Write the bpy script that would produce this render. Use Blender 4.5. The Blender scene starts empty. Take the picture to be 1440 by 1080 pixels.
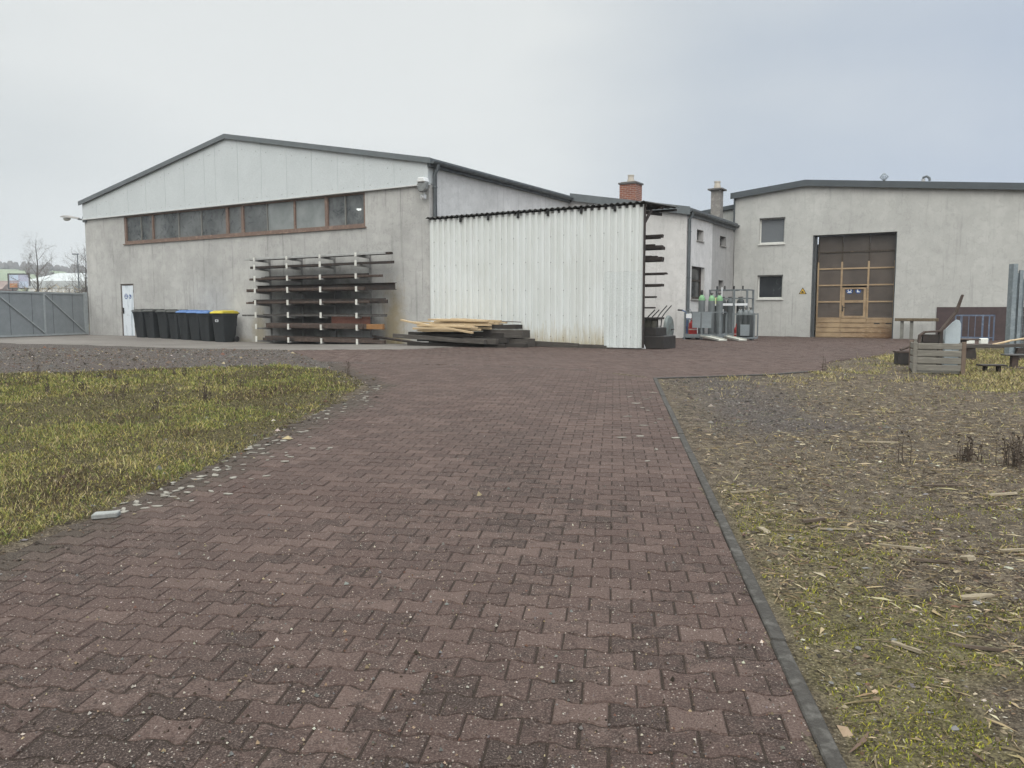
import bpy, bmesh, math, random
import numpy as np
from mathutils import Vector, Matrix
R = math.radians
random.seed(7)
rng = np.random.default_rng(11)
sc = bpy.context.scene
COL = sc.collection

# ------------------------------------------------------------------ camera
cam_d = bpy.data.cameras.new('camera'); cam = bpy.data.objects.new('camera', cam_d); COL.objects.link(cam)
cam.location = (0, 0, 1.45); cam.rotation_euler = (R(90 - 5.2037), 0, 0)
cam_d.sensor_fit = 'HORIZONTAL'; cam_d.sensor_width = 36; cam_d.lens = 36 * 1120 / 1440
cam_d.clip_start = 0.05; cam_d.clip_end = 6000
sc.camera = cam
# ------------------------------------------------------------------ sky and sun (overcast)
SUN_EL, SUN_AZ = R(40), R(172)          # azimuth clockwise from +Y
w = bpy.data.worlds.new('World'); sc.world = w; w.use_nodes = True
nt = w.node_tree; nt.nodes.clear()
def wn(t, **k):
    n = nt.nodes.new(t)
    for a, b in k.items(): setattr(n, a, b)
    return n
out = wn('ShaderNodeOutputWorld'); bg = wn('ShaderNodeBackground'); bg.inputs[1].default_value = 0.1
sky = wn('ShaderNodeTexSky', sky_type='NISHITA', sun_disc=False, sun_elevation=SUN_EL, sun_rotation=SUN_AZ)
hs = wn('ShaderNodeHueSaturation'); hs.inputs['Saturation'].default_value = 0.25; hs.inputs['Value'].default_value = 0.55
nt.links.new(sky.outputs[0], hs.inputs['Color'])
tc = wn('ShaderNodeTexCoord')
nrm = wn('ShaderNodeVectorMath', operation='NORMALIZE'); nt.links.new(tc.outputs['Generated'], nrm.inputs[0])
dot = wn('ShaderNodeVectorMath', operation='DOT_PRODUCT'); nt.links.new(nrm.outputs[0], dot.inputs[0])
g = Vector((math.sin(R(-14)) * math.cos(R(11)), math.cos(R(-14)) * math.cos(R(11)), math.sin(R(11)))); dot.inputs[1].default_value = g
glow = wn('ShaderNodeMapRange', interpolation_type='SMOOTHSTEP'); glow.inputs[1].default_value = 0.88; glow.inputs[2].default_value = 1.0; glow.inputs[4].default_value = 0.72
nt.links.new(dot.outputs['Value'], glow.inputs[0])
cn = wn('ShaderNodeTexNoise'); cn.inputs['Scale'].default_value = 3.4; cn.inputs['Detail'].default_value = 5; cn.inputs['Roughness'].default_value = 0.45
mp = wn('ShaderNodeMapping'); mp.inputs['Scale'].default_value = (1, 1, 2.6)
nt.links.new(nrm.outputs[0], mp.inputs[0]); nt.links.new(mp.outputs[0], cn.inputs['Vector'])
cm = wn('ShaderNodeMath', operation='MULTIPLY_ADD'); cm.inputs[1].default_value = 0.9; cm.inputs[2].default_value = -0.42
nt.links.new(cn.outputs[0], cm.inputs[0])
ga = wn('ShaderNodeMath', operation='ADD', use_clamp=True); nt.links.new(glow.outputs[0], ga.inputs[0]); nt.links.new(cm.outputs[0], ga.inputs[1])
mc = wn('ShaderNodeMix', data_type='RGBA'); nt.links.new(ga.outputs[0], mc.inputs[0])
mc.inputs[7].default_value = (5.3, 5.5, 5.5, 1)
sep = wn('ShaderNodeSeparateXYZ'); nt.links.new(nrm.outputs[0], sep.inputs[0])
side = wn('ShaderNodeMapRange', interpolation_type='SMOOTHSTEP'); side.inputs[1].default_value = -0.3; side.inputs[2].default_value = 0.75
nt.links.new(sep.outputs[0], side.inputs[0])
mlr = wn('ShaderNodeMix', data_type='RGBA'); nt.links.new(side.outputs[0], mlr.inputs[0])
mlr.inputs[6].default_value = (3.7, 4.03, 4.2, 1); mlr.inputs[7].default_value = (2.95, 3.5, 4.4, 1)
nt.links.new(mlr.outputs[2], mc.inputs[6])
upm = wn('ShaderNodeMapRange', interpolation_type='SMOOTHSTEP'); upm.inputs[1].default_value = 0.12; upm.inputs[2].default_value = 0.42; upm.inputs[4].default_value = 0.72
nt.links.new(sep.outputs[2], upm.inputs[0])
inv = wn('ShaderNodeMath', operation='MULTIPLY_ADD'); inv.inputs[1].default_value = -0.85; inv.inputs[2].default_value = 1.0; nt.links.new(side.outputs[0], inv.inputs[0])
upf = wn('ShaderNodeMath', operation='MULTIPLY'); nt.links.new(upm.outputs[0], upf.inputs[0]); nt.links.new(inv.outputs[0], upf.inputs[1])
nt.links.new(upf.outputs[0], cm.inputs[2]) if False else None
ga2 = wn('ShaderNodeMath', operation='ADD'); nt.links.new(glow.outputs[0], ga2.inputs[0]); nt.links.new(upf.outputs[0], ga2.inputs[1]); nt.links.new(ga2.outputs[0], ga.inputs[0])
zen = wn('ShaderNodeMapRange', interpolation_type='SMOOTHSTEP')
for i, v in ((1, 0.34), (2, 0.95), (3, 1.0), (4, 5.2)): zen.inputs[i].default_value = v
nt.links.new(sep.outputs[2], zen.inputs[0])
mz = wn('ShaderNodeMix', data_type='RGBA', blend_type='MULTIPLY'); mz.inputs[0].default_value = 1
warm = wn('ShaderNodeVectorMath', operation='POWER') if False else wn('ShaderNodeCombineColor')
for i, p_ in enumerate((1.01, 1.0, 0.965)):
    pw = wn('ShaderNodeMath', operation='POWER'); pw.inputs[1].default_value = p_; nt.links.new(zen.outputs[0], pw.inputs[0]); nt.links.new(pw.outputs[0], warm.inputs[i])
nt.links.new(mc.outputs[2], mz.inputs[6]); nt.links.new(warm.outputs[0], mz.inputs[7])
mx = wn('ShaderNodeMix', data_type='RGBA'); mx.inputs[0].default_value = 0.9
nt.links.new(hs.outputs[0], mx.inputs[6]); nt.links.new(mz.outputs[2], mx.inputs[7])
nt.links.new(mx.outputs[2], bg.inputs[0]); nt.links.new(bg.outputs[0], out.inputs[0])
sl = bpy.data.lights.new('sun', 'SUN'); sl.energy = 1.5; sl.angle = R(60); sl.color = (1, 0.95, 0.88)
so = bpy.data.objects.new('sun', sl); COL.objects.link(so)
sd = Vector((math.sin(SUN_AZ) * math.cos(SUN_EL), math.cos(SUN_AZ) * math.cos(SUN_EL), math.sin(SUN_EL)))
so.rotation_euler = sd.to_track_quat('Z', 'Y').to_euler(); so.location = (-20, 10, 40)
sc.view_settings.view_transform = 'Standard'; sc.view_settings.look = 'None'
sc.view_settings.exposure = 0.6; sc.view_settings.gamma = 1.0
sc.cycles.use_denoising = True
sc.cycles.max_bounces = 6; sc.cycles.transparent_max_bounces = 12
sc.cycles.volume_bounces = 0

# ------------------------------------------------------------------ terrain height and building frame
def sm(a, b, x):
    t = np.clip((x - a) / (b - a), 0, 1); return t * t * (3 - 2 * t)
def G(x, y):
    L = .47 - .1 * sm(4, 14, x)
    t = (y - 1.5) / 18.5
    r = np.where(t < .8, np.clip(t, 0, None), np.where(t < 1.2, .8 + (t - .8) - (t - .8) ** 2 / .8, 1.0))
    return L * r - .13 * np.exp(-((x + 8.8) ** 2 / (2 * 3.2 ** 2) + (y - 26.5) ** 2 / (2 * 4. ** 2)))
def Gz(x, y): return float(G(np.float64(x), np.float64(y)))
ANG = math.atan2(-.51789, .85545)
KX, KY = -2.494, 24.5
EX, EY = .85545, -.51789
def wl(s, t): return (KX + EX * s - EY * t, KY + EY * s + EX * t)
def wl3(s, t, dz=0): x, y = wl(s, t); return (x, y, Gz(x, y) + dz)
def lg(s, t): return Gz(*wl(s, t))

# ------------------------------------------------------------------ noise in numpy
_tab = np.random.default_rng(3).random((8, 256, 256))
def vn(x, y, s, k=0):
    x = x * s; y = y * s
    xi = np.floor(x).astype(int); yi = np.floor(y).astype(int)
    fx = x - xi; fy = y - yi; fx = fx * fx * (3 - 2 * fx); fy = fy * fy * (3 - 2 * fy)
    T = _tab[k % 8]; a, b = xi & 255, (xi + 1) & 255; c, d = yi & 255, (yi + 1) & 255
    return (T[a, c] * (1 - fx) + T[b, c] * fx) * (1 - fy) + (T[a, d] * (1 - fx) + T[b, d] * fx) * fy
def fbm(x, y, s, k=0, o=4):
    v = 0; a = .5; tot = 0
    for i in range(o): v = v + a * vn(x, y, s * 2 ** i, k + i); tot += a; a *= .5
    return v / tot
def inpoly(x, y, P):
    r = np.zeros(x.shape, bool); n = len(P)
    for i in range(n):
        x0, y0 = P[i]; x1, y1 = P[(i + 1) % n]
        if y0 == y1: continue
        c = ((y0 > y) != (y1 > y)) & (x < (x1 - x0) * (y - y0) / (y1 - y0) + x0); r ^= c
    return r
def sdist(x, y, P):
    d = np.full(x.shape, 1e9); n = len(P)
    for i in range(n):
        x0, y0 = P[i]; x1, y1 = P[(i + 1) % n]; dx, dy = x1 - x0, y1 - y0
        t = np.clip(((x - x0) * dx + (y - y0) * dy) / (dx * dx + dy * dy + 1e-12), 0, 1)
        d = np.minimum(d, np.hypot(x - x0 - t * dx, y - y0 - t * dy))
    return np.where(inpoly(x, y, P), d, -d)

# ------------------------------------------------------------------ materials
class NT:
    def __init__(s, name):
        s.m = bpy.data.materials.new(name); s.m.use_nodes = True; s.t = s.m.node_tree
        s.b = s.t.nodes['Principled BSDF']; s.o = s.t.nodes['Material Output']
    def n(s, typ, ins=None, **k):
        n = s.t.nodes.new(typ)
        for a, b in k.items(): setattr(n, a, b)
        for a, b in (ins or {}).items():
            if hasattr(b, 'is_linked') or isinstance(b, bpy.types.NodeSocket): s.t.links.new(b, n.inputs[a])
            else: n.inputs[a].default_value = b
        return n
    def l(s, a, b): s.t.links.new(a, b)
    def co(s, scale=(1, 1, 1)):
        c = s.n('ShaderNodeTexCoord').outputs['Object']
        if scale == (1, 1, 1): return c
        return s.n('ShaderNodeMapping', {0: c, 'Scale': scale}).outputs[0]
    def noise(s, sc_, det=5, rough=.55, vec=None, dist=0):
        return s.n('ShaderNodeTexNoise', {'Vector': vec or s.co(), 'Scale': sc_, 'Detail': det, 'Roughness': rough, 'Distortion': dist}).outputs[0]
    def mr(s, f, a, b, c=0, d=1):
        return s.n('ShaderNodeMapRange', {0: f, 1: a, 2: b, 3: c, 4: d}).outputs[0]
    def mix(s, f, a, b, mode='MIX'):
        n = s.n('ShaderNodeMix', data_type='RGBA', blend_type=mode)
        for i, v in ((0, f), (6, a), (7, b)):
            if isinstance(v, bpy.types.NodeSocket): s.l(v, n.inputs[i])
            else: n.inputs[i].default_value = v if i == 0 else (*v, 1)
        return n.outputs[2]
    def ramp(s, f, stops):
        n = s.n('ShaderNodeValToRGB', {0: f}); e = n.color_ramp.elements
        while len(e) < len(stops): e.new(.5)
        for q, (p, c) in zip(e, stops): q.position = p; q.color = (*c, 1)
        return n.outputs[0]
    def math(s, op, a, b=0):
        return s.n('ShaderNodeMath', {0: a, 1: b}, operation=op).outputs[0]
    def bump(s, h, st=.3, d=.02, nrm=None):
        n = s.n('ShaderNodeBump', {'Height': h, 'Strength': st, 'Distance': d})
        if nrm: s.l(nrm, n.inputs['Normal'])
        s.l(n.outputs[0], s.b.inputs['Normal']); return n.outputs[0]
    def fin(s, col, rough=.8, metal=0, spec=.3):
        if isinstance(col, bpy.types.NodeSocket): s.l(col, s.b.inputs['Base Color'])
        else: s.b.inputs['Base Color'].default_value = (*col, 1)
        if isinstance(rough, bpy.types.NodeSocket): s.l(rough, s.b.inputs['Roughness'])
        else: s.b.inputs['Roughness'].default_value = rough
        s.b.inputs['Metallic'].default_value = metal
        s.b.inputs['Specular IOR Level'].default_value = spec
        return s.m
_mc = {}
def pm(name, c1, c2=None, scale=6, rough=.8, metal=0, bump=.15, bs=60, spec=.3, c3=None, stretch=(1, 1, 1)):
    """mottled paint / metal / stone: two or three colours mixed by noise, finer noise bump"""
    if name in _mc: return _mc[name]
    q = NT(name); c2 = c2 or tuple(x * .8 for x in c1)
    v = q.co(stretch)
    f = q.noise(scale, 7, .6, v)
    st = [(.32, c1), (.68, c2)] if c3 is None else [(.3, c1), (.5, c2), (.7, c3)]
    c = q.ramp(f, st)
    fine = q.noise(bs, 4, .6, v)
    c = q.mix(q.mr(fine, .44, .62, .0, .38), c, tuple(x * .55 for x in c1))
    if bump: q.bump(fine, bump, .01)
    rr = q.mr(f, .3, .7, max(.05, rough - .1), min(1, rough + .1))
    _mc[name] = q.fin(c, rr, metal, spec); return _mc[name]
def render_wall(name, base, dark, streak=.5, moss=None):
    """weathered rendered wall: large blotches, trowel texture, vertical run marks"""
    q = NT(name); v = q.co()
    big = q.noise(.55, 5, .6, v); med = q.noise(2.6, 8, .65, v); fine = q.noise(55, 4, .7, v)
    run = q.noise(1.0, 6, .65, q.co((5, 5, .35)))
    c = q.mix(q.mr(big, .32, .68), base, tuple(a * .45 + b * .55 for a, b in zip(base, dark)))
    c = q.mix(q.mr(med, .42, .75, 0, .55), c, dark)
    c = q.mix(q.mr(run, .56, .8, 0, streak), c, tuple(x * .55 for x in dark))
    drip = q.noise(1.0, 4, .6, q.co((9, 9, .22)))
    c = q.mix(q.mr(drip, .62, .72, 0, streak * .7), c, tuple(x * .45 for x in dark))
    lift = q.noise(3.1, 8, .7, q.co((1.7, 1.7, .8)))
    c = q.mix(q.mr(lift, .55, .75, 0, .35), c, tuple(min(.8, x * 1.25) for x in base))
    crack = q.n('ShaderNodeTexNoise', {'Vector': v, 'Scale': 1.3, 'Detail': 9, 'Roughness': .62}).outputs[0]
    cr = q.math('ABSOLUTE', q.math('SUBTRACT', crack, .5))
    c = q.mix(q.mr(cr, 0, .006, .4, 0), c, tuple(x * .5 for x in dark))
    c = q.mix(q.mr(fine, .35, .7, .16, 0), c, tuple(x * .6 for x in dark))
    if moss:  # moss and dirt stains, plus rack shade painted as dark patches
        for (s0, z0, rs, rz, colr, amt) in moss:
            dv = q.n('ShaderNodeVectorMath', {0: q.n('ShaderNodeCombineXYZ', {0: q.n('ShaderNodeSeparateXYZ', {0: v}).outputs[0], 2: q.n('ShaderNodeSeparateXYZ', {0: v}).outputs[2]}).outputs[0], 1: (s0, 0, z0)}, operation='SUBTRACT').outputs[0]
            dv = q.n('ShaderNodeVectorMath', {0: dv, 1: (1 / rs, 0, 1 / rz)}, operation='MULTIPLY').outputs[0]
            ln = q.n('ShaderNodeVectorMath', {0: dv}, operation='LENGTH').outputs['Value']
            ln = q.math('ADD', ln, q.mr(med, .2, .8, -.5, .5))
            c = q.mix(q.mr(ln, .3, 1.1, amt, 0), c, colr)
    h = q.math('ADD', q.math('MULTIPLY', med, .7), q.math('MULTIPLY', fine, .5))
    q.bump(h, .35, .02)
    return q.fin(c, .92, 0, .15)
def glassy(name, col, dust_refl, trans=.25, rough=.12):
    q = NT(name); v = q.co()
    f = q.noise(3.0, 9, .72, v, .8); st = q.noise(2.0, 7, .7, q.co((4, 4, .9)))
    c = q.mix(q.mr(f, .45, .75), col, dust_refl); c = q.mix(q.mr(st, .55, .8, 0, .7), c, dust_refl)
    rnd_ = q.n('ShaderNodeObjectInfo').outputs['Random']
    c = q.mix(q.mr(rnd_, 0, 1, 0, .45), c, dust_refl); cl_ = q.noise(1.1, 3, .5, v)  # reflections painted into the colour: paler tone per pane, paler patches
    c = q.mix(q.mr(cl_, .45, .62, 0, .5), c, tuple(x * 1.25 for x in dust_refl))
    q.fin(c, q.mr(f, .3, .7, rough, rough + .25), 0, .6)
    if trans:
        tr = q.n('ShaderNodeBsdfTransparent', {0: (.7, .75, .75, 1)})
        mxs = q.n('ShaderNodeMixShader', {0: q.mr(f, .35, .65, trans, trans * .3), 1: q.b.outputs[0], 2: tr.outputs[0]})
        q.l(mxs.outputs[0], q.o.inputs[0])
    return q.m

# ------------------------------------------------------------------ mesh builder
class MB:
    def __init__(s): s.v = []; s.f = []; s.M = None
    def add(s, vs, fs):
        o = len(s.v)
        s.v += [tuple(s.M @ Vector(q)) for q in vs] if s.M else [tuple(q) for q in vs]
        s.f += [tuple(i + o for i in f) for f in fs]; return s
    def box(s, c, d, rz=0, ry=0, rx=0):
        x, y, z = (q / 2 for q in d)
        vs = [Vector((a * x, b * y, e * z)) for e in (-1, 1) for a, b in ((-1, -1), (1, -1), (1, 1), (-1, 1))]
        if rz or ry or rx:
            m = Matrix.Rotation(rz, 3, 'Z') @ Matrix.Rotation(ry, 3, 'Y') @ Matrix.Rotation(rx, 3, 'X'); vs = [m @ q for q in vs]
        vs = [q + Vector(c) for q in vs]
        return s.add(vs, [(3, 2, 1, 0), (4, 5, 6, 7), (0, 1, 5, 4), (1, 2, 6, 5), (2, 3, 7, 6), (3, 0, 4, 7)])
    def bb(s, x0, x1, y0, y1, z0, z1): return s.box(((x0 + x1) / 2, (y0 + y1) / 2, (z0 + z1) / 2), (x1 - x0, y1 - y0, z1 - z0))
    def tube(s, pts, r, n=10, cap=True):
        pts = [Vector(p) for p in pts]; rs = r if isinstance(r, (list, tuple)) else [r] * len(pts)
        vs = []; fs = []; u = None
        for i, p in enumerate(pts):
            d = (pts[min(i + 1, len(pts) - 1)] - pts[max(i - 1, 0)]).normalized()
            if u is None: u = d.orthogonal().normalized()
            else: u = (u - d * u.dot(d)).normalized()
            w_ = d.cross(u)
            for k in range(n):
                a = 2 * math.pi * k / n; vs.append(p + (u * math.cos(a) + w_ * math.sin(a)) * rs[i])
        for i in range(len(pts) - 1):
            for k in range(n):
                a, b = i * n + k, i * n + (k + 1) % n; fs.append((a, b, b + n, a + n))
        if cap: fs.append(tuple(range(n - 1, -1, -1))); fs.append(tuple((len(pts) - 1) * n + k for k in range(n)))
        return s.add(vs, fs)
    def lathe(s, prof, n=20, c=(0, 0, 0)):
        vs = []; fs = []
        for r, z in prof:
            for k in range(n):
                a = 2 * math.pi * k / n; vs.append((c[0] + r * math.cos(a), c[1] + r * math.sin(a), c[2] + z))
        for i in range(len(prof) - 1):
            for k in range(n):
                a, b = i * n + k, i * n + (k + 1) % n; fs.append((a, b, b + n, a + n))
        fs.append(tuple(range(n - 1, -1, -1))); fs.append(tuple((len(prof) - 1) * n + k for k in range(n)))
        return s.add(vs, fs)
    def prism(s, poly, a0, a1, axis='y'):
        """polygon in the plane across `axis`, extruded from a0 to a1"""
        f = {'y': lambda p, a: (p[0], a, p[1]), 'x': lambda p, a: (a, p[0], p[1]), 'z': lambda p, a: (p[0], p[1], a)}[axis]
        n = len(poly); vs = [f(p, a0) for p in poly] + [f(p, a1) for p in poly]
        fs = [tuple(range(n)), tuple(range(2 * n - 1, n - 1, -1))] + [(i, i + n, (i + 1) % n + n, (i + 1) % n) for i in range(n)]
        return s.add(vs, fs)
    def holed(s, x0, x1, z0, z1, holes, y0, y1, swap=False):
        """wall with rectangular openings, spanning x and z, thickness y0..y1 (swap: spans y instead of x)"""
        xs = sorted({x0, x1, *[h[0] for h in holes], *[h[1] for h in holes]}); zs = sorted({z0, z1, *[h[2] for h in holes], *[h[3] for h in holes]})
        def solid(i, j):
            if i < 0 or j < 0 or i >= len(xs) - 1 or j >= len(zs) - 1: return False
            cx, cz = (xs[i] + xs[i + 1]) / 2, (zs[j] + zs[j + 1]) / 2
            return not any(h[0] < cx < h[1] and h[2] < cz < h[3] for h in holes)
        P = (lambda x, y, z: (y, x, z)) if swap else (lambda x, y, z: (x, y, z))
        for i in range(len(xs) - 1):
            for j in range(len(zs) - 1):
                if not solid(i, j): continue
                a, b, c, d = xs[i], xs[i + 1], zs[j], zs[j + 1]
                s.add([P(a, y0, c), P(b, y0, c), P(b, y0, d), P(a, y0, d)], [(0, 1, 2, 3)])
                s.add([P(a, y1, c), P(b, y1, c), P(b, y1, d), P(a, y1, d)], [(3, 2, 1, 0)])
                if not solid(i - 1, j): s.add([P(a, y0, c), P(a, y0, d), P(a, y1, d), P(a, y1, c)], [(0, 1, 2, 3)])
                if not solid(i + 1, j): s.add([P(b, y0, c), P(b, y1, c), P(b, y1, d), P(b, y0, d)], [(0, 1, 2, 3)])
                if not solid(i, j - 1): s.add([P(a, y0, c), P(a, y1, c), P(b, y1, c), P(b, y0, c)], [(0, 1, 2, 3)])
                if not solid(i, j + 1): s.add([P(a, y0, d), P(b, y0, d), P(b, y1, d), P(a, y1, d)], [(0, 1, 2, 3)])
        return s
    def build(s, name, mat, parent=None, smooth=False, bevel=0, loc=None, rz=0):
        me = bpy.data.meshes.new(name); me.from_pydata(s.v, [], s.f); me.validate()
        bm = bmesh.new(); bm.from_mesh(me); bmesh.ops.remove_doubles(bm, verts=bm.verts, dist=1e-5)
        bmesh.ops.recalc_face_normals(bm, faces=bm.faces)
        if bevel: bmesh.ops.bevel(bm, geom=[e for e in bm.edges if len(e.link_faces) == 2 and e.calc_face_angle(0) > .6], offset=bevel, segments=1, affect='EDGES', clamp_overlap=True)
        if smooth:
            for f in bm.faces: f.smooth = True
            for e in bm.edges:
                if len(e.link_faces) == 2 and e.calc_face_angle(0) > .7: e.smooth = False
        bm.to_mesh(me); bm.free(); me.materials.append(mat)
        o = bpy.data.objects.new(name, me); COL.objects.link(o)
        if parent: o.parent = parent
        if loc: o.location = loc
        o.rotation_euler.z = rz
        return o
def tag(o, label=None, cat=None, group=None, kind=None):
    if label: o['label'] = label
    if cat: o['category'] = cat
    if group: o['group'] = group
    if kind or cat: o['kind'] = kind or 'thing'
    return o
def thing(name, label, cat, loc, rz=0, group=None):
    o = bpy.data.objects.new(name, None); COL.objects.link(o); o.location = loc; o.rotation_euler = (0, 0, rz); o.empty_display_size = .2
    return tag(o, label, cat, group)
def kids(o): return [c for c in bpy.data.objects if c.parent == o]
def dup(o, parent=None):
    c = o.copy(); COL.objects.link(c)
    if parent: c.parent = parent
    for ch in kids(o): dup(ch, c)
    return c
def npmesh(name, V, F_sizes, F_idx, mat, col=None, attr='col', smooth=False):
    me = bpy.data.meshes.new(name); n = len(V)
    me.vertices.add(n); me.vertices.foreach_set('co', np.asarray(V, np.float32).ravel())
    me.loops.add(len(F_idx)); me.loops.foreach_set('vertex_index', np.asarray(F_idx, np.int32))
    me.polygons.add(len(F_sizes)); st = np.zeros(len(F_sizes), np.int32); st[1:] = np.cumsum(F_sizes)[:-1]
    me.polygons.foreach_set('loop_start', st); me.polygons.foreach_set('loop_total', np.asarray(F_sizes, np.int32))
    me.update(calc_edges=True)
    if col is not None:
        a = me.attributes.new(attr, 'FLOAT_COLOR', 'POINT'); c = np.ones((n, 4), np.float32); c[:, :3] = col; a.data.foreach_set('color', c.ravel())
    me.polygons.foreach_set('use_smooth', np.full(len(F_sizes), smooth))
    me.validate(); me.materials.append(mat)
    o = bpy.data.objects.new(name, me); COL.objects.link(o); return o

# ================================================================== GROUND
kd = np.array([.1262, .992]); pd = np.array([.992, -.1262]); UK = .682
def kpt(u, v): return tuple(pd * u + kd * v)
LEFT_EDGE = [(-3.2, .3), (-3.02, 4.0), (-2.82, 5.2), (-2.62, 6.8), (-2.45, 9.5), (-2.25, 11.8), (-2.3, 12.5), (-2.62, 13.4), (-3.25, 14.9), (-4.15, 17.0), (-5.2, 19.3)]
KERB_END = kpt(UK, 13.82)
ROAD = [kpt(UK, .2), KERB_END, (1.5, 15.0), (-1.0, 16.1), (-4.0, 16.7)] + LEFT_EDGE[9::-1]
APRON = [wl(*p) for p in ((-40, -7.5), (-14, -7.0), (-11.6, -6.4), (-9.8, -5.7), (-7.0, -5.05), (-4.06, -4.78), (-1.18, -4.7), (.03, -3.9), (1.45, -3.2), (2.2, -1.2), (2.2, .4), (-40, .4))]
PLAZA = [KERB_END, (3.47, 13.9), (4.58, 14.25), (5.83, 14.95), (6.75, 17.0), (7.66, 17.9), (9.69, 19.9), (11.3, 22.1), (14, 24.0), (20, 25), wl(19, 15.5), wl(4.9, 15.5), wl(4.9, 9.2), wl(0, 9.2), wl(0, .4), wl(2.2, .3), wl(2.2, -1.2), wl(1.45, -3.2), wl(.03, -3.9), wl(-1.18, -4.7), (-5.2, 19.3), (-4.15, 17.0), (-4.0, 16.7), (-1.0, 16.1), (1.5, 15.0)]
LAWN = [(-3.05, 3.2), (-2.93, 4.6), (-2.72, 5.4), (-2.57, 6.8), (-2.42, 8.6), (-2.3, 10.8), (-2.27, 12.0), (-2.5, 13.2), (-3.2, 14.6), (-3.9, 15.4), (-4.6, 15.9), (-5.84, 15.5), (-7, 15), (-8, 14.5), (-9.1, 14.1), (-14, 13), (-30, 11), (-30, 1), (-3.2, 1)]
RIGHT = [kpt(UK + .1, -.5), kpt(UK + .1, 13.8), (3.47, 13.9), (4.58, 14.25), (5.83, 14.95), (6.75, 17.0), (7.66, 17.9), (9.69, 19.9), (11.3, 22.1), (14, 24.0), (40, 26), (40, -.5)]

q = NT('soil_and_gravel')
at = q.n('ShaderNodeAttribute', attribute_name='col').outputs['Color']
sp = q.n('ShaderNodeSeparateColor', {0: at}).outputs
v = q.co()
big = q.noise(.9, 6, .65, v); med = q.noise(9, 8, .7, v); fin_ = q.noise(70, 5, .7, v)
dirt = q.ramp(med, [(.36, (.032, .024, .018)), (.5, (.076, .059, .044)), (.64, (.18, .146, .106))])
dirt = q.mix(q.mr(big, .4, .65, 0, .6), dirt, (.065, .053, .038))
vo = q.n('ShaderNodeTexVoronoi', {'Vector': v, 'Scale': 55}); vr = q.n('ShaderNodeSeparateColor', {0: vo.outputs['Color']}).outputs
peb = q.ramp(vr[0], [(.0, (.033, .028, .025)), (.5, (.08, .069, .062)), (.85, (.145, .127, .115)), (1, (.3, .27, .24))])
peb = q.mix(q.mr(vo.outputs['Distance'], .3, .75, 0, .8), peb, (.03, .026, .024))
peb = q.mix(q.mr(big, .42, .62, 0, .5), peb, (.075, .058, .054))
lawn = q.ramp(q.noise(45, 6, .7, v), [(.38, (.026, .020, .012)), (.5, (.066, .056, .027)), (.62, (.16, .132, .06))])
lawn = q.mix(q.mr(fin_, .4, .7, 0, .5), lawn, (.05, .04, .02))
mos = q.ramp(fin_, [(.38, (.04, .042, .008)), (.62, (.2, .19, .035))])
dirt = q.mix(q.mr(fin_, .5, .62, 0, .55), dirt, (.2, .165, .12)); dirt = q.mix(q.mr(fin_, .38, .48, .6, 0), dirt, (.022, .017, .013))
c = q.mix(sp[0], dirt, peb); c = q.mix(sp[1], c, lawn); c = q.mix(sp[2], c, mos)
vs2 = q.n('ShaderNodeTexVoronoi', {'Vector': v, 'Scale': 90}); vs3 = q.n('ShaderNodeSeparateColor', {0: vs2.outputs['Color']}).outputs
c = q.mix(q.math('MULTIPLY', q.mr(vs3[1], .86, .9), q.mr(vs2.outputs['Distance'], .25, .35, .7, 0)), c, (.33, .29, .22))
h = q.math('ADD', q.math('MULTIPLY', vo.outputs['Distance'], -.6), q.math('ADD', q.math('MULTIPLY', fin_, .8), q.math('MULTIPLY', med, 1.2)))
q.bump(h, .8, .03)
M_GROUND = q.fin(c, .95, 0, .12)

def axis(lo, hi, step, far, growth=1.35):
    a = list(np.arange(lo, hi, step)); s = step; x = a[-1]
    while x < far: s *= growth; x += s; a.append(x)
    s = step; x = lo
    while x > -far: s *= growth; x -= s; a.insert(0, x)
    return np.array(a)
gx = axis(-12, 13, .11, 2600); gy = axis(.6, 23, .11, 2600)
X, Y = np.meshgrid(gx, gy)
dP = np.maximum.reduce([sdist(X, Y, ROAD), sdist(X, Y, PLAZA), sdist(X, Y, APRON)])
dL = sdist(X, Y, LAWN); dR = sdist(X, Y, RIGHT)
n1 = fbm(X, Y, .8, 1); n2 = fbm(X, Y, 3.0, 2); n3 = fbm(X, Y, 9, 5, 3)
near = (np.abs(X) < 30) & (np.abs(Y) < 40)
Z = G(X, Y) + np.where(dP < 0, .012 + .055 * (n2 - .5) * sm(0, -.4, dP) + .02 * (n3 - .5) * sm(0, -.2, dP) - .022 * (dR > -.1), -.01 * (dR > -.2) + .012 - .10 * sm(.0, .22, dP + .09 * (n2 - .5) * 2))
Z += np.where((dL > 0) & near, .07 * sm(0, .8, dL) * (fbm(X, Y, 1.3, 4)) + .0, 0)
right_dirt = sm(-.05, .05, dR)
def gpatch(x, y):
    u = x - 1.02 - .1272 * (y - 2.38)
    return sm(2.6, .9, u + 1.6 * (fbm(x, y, .8, 1) - .5) + .8 * (fbm(x, y, 3.0, 2) - .5)) * sm(7.2, 9.2, y + 1.5 * (fbm(x, y, 1.0, 5) - .5))
rg = gpatch(X, Y) * right_dirt
grav = np.where(dR > -.25, rg, 1.0) * np.where(near, 1, .0) * np.where(Y < 15, sm(.25, .9, -sdist(X, Y, ROAD) + .3 * (n2 - .5)), 1)
lawn_m = sm(-.12, .22, dL + .5 * (n2 - .5))
rl = sm(.42, .62, sm(5.5, 9.0, X - .1 * Y + 1.0) * .5 + sm(8, 14, Y) * .25 + (n1 - .5) * .9) * right_dirt * .8
lawn_m = np.maximum(np.maximum(lawn_m, rl), np.where(near, 0, .85))
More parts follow.
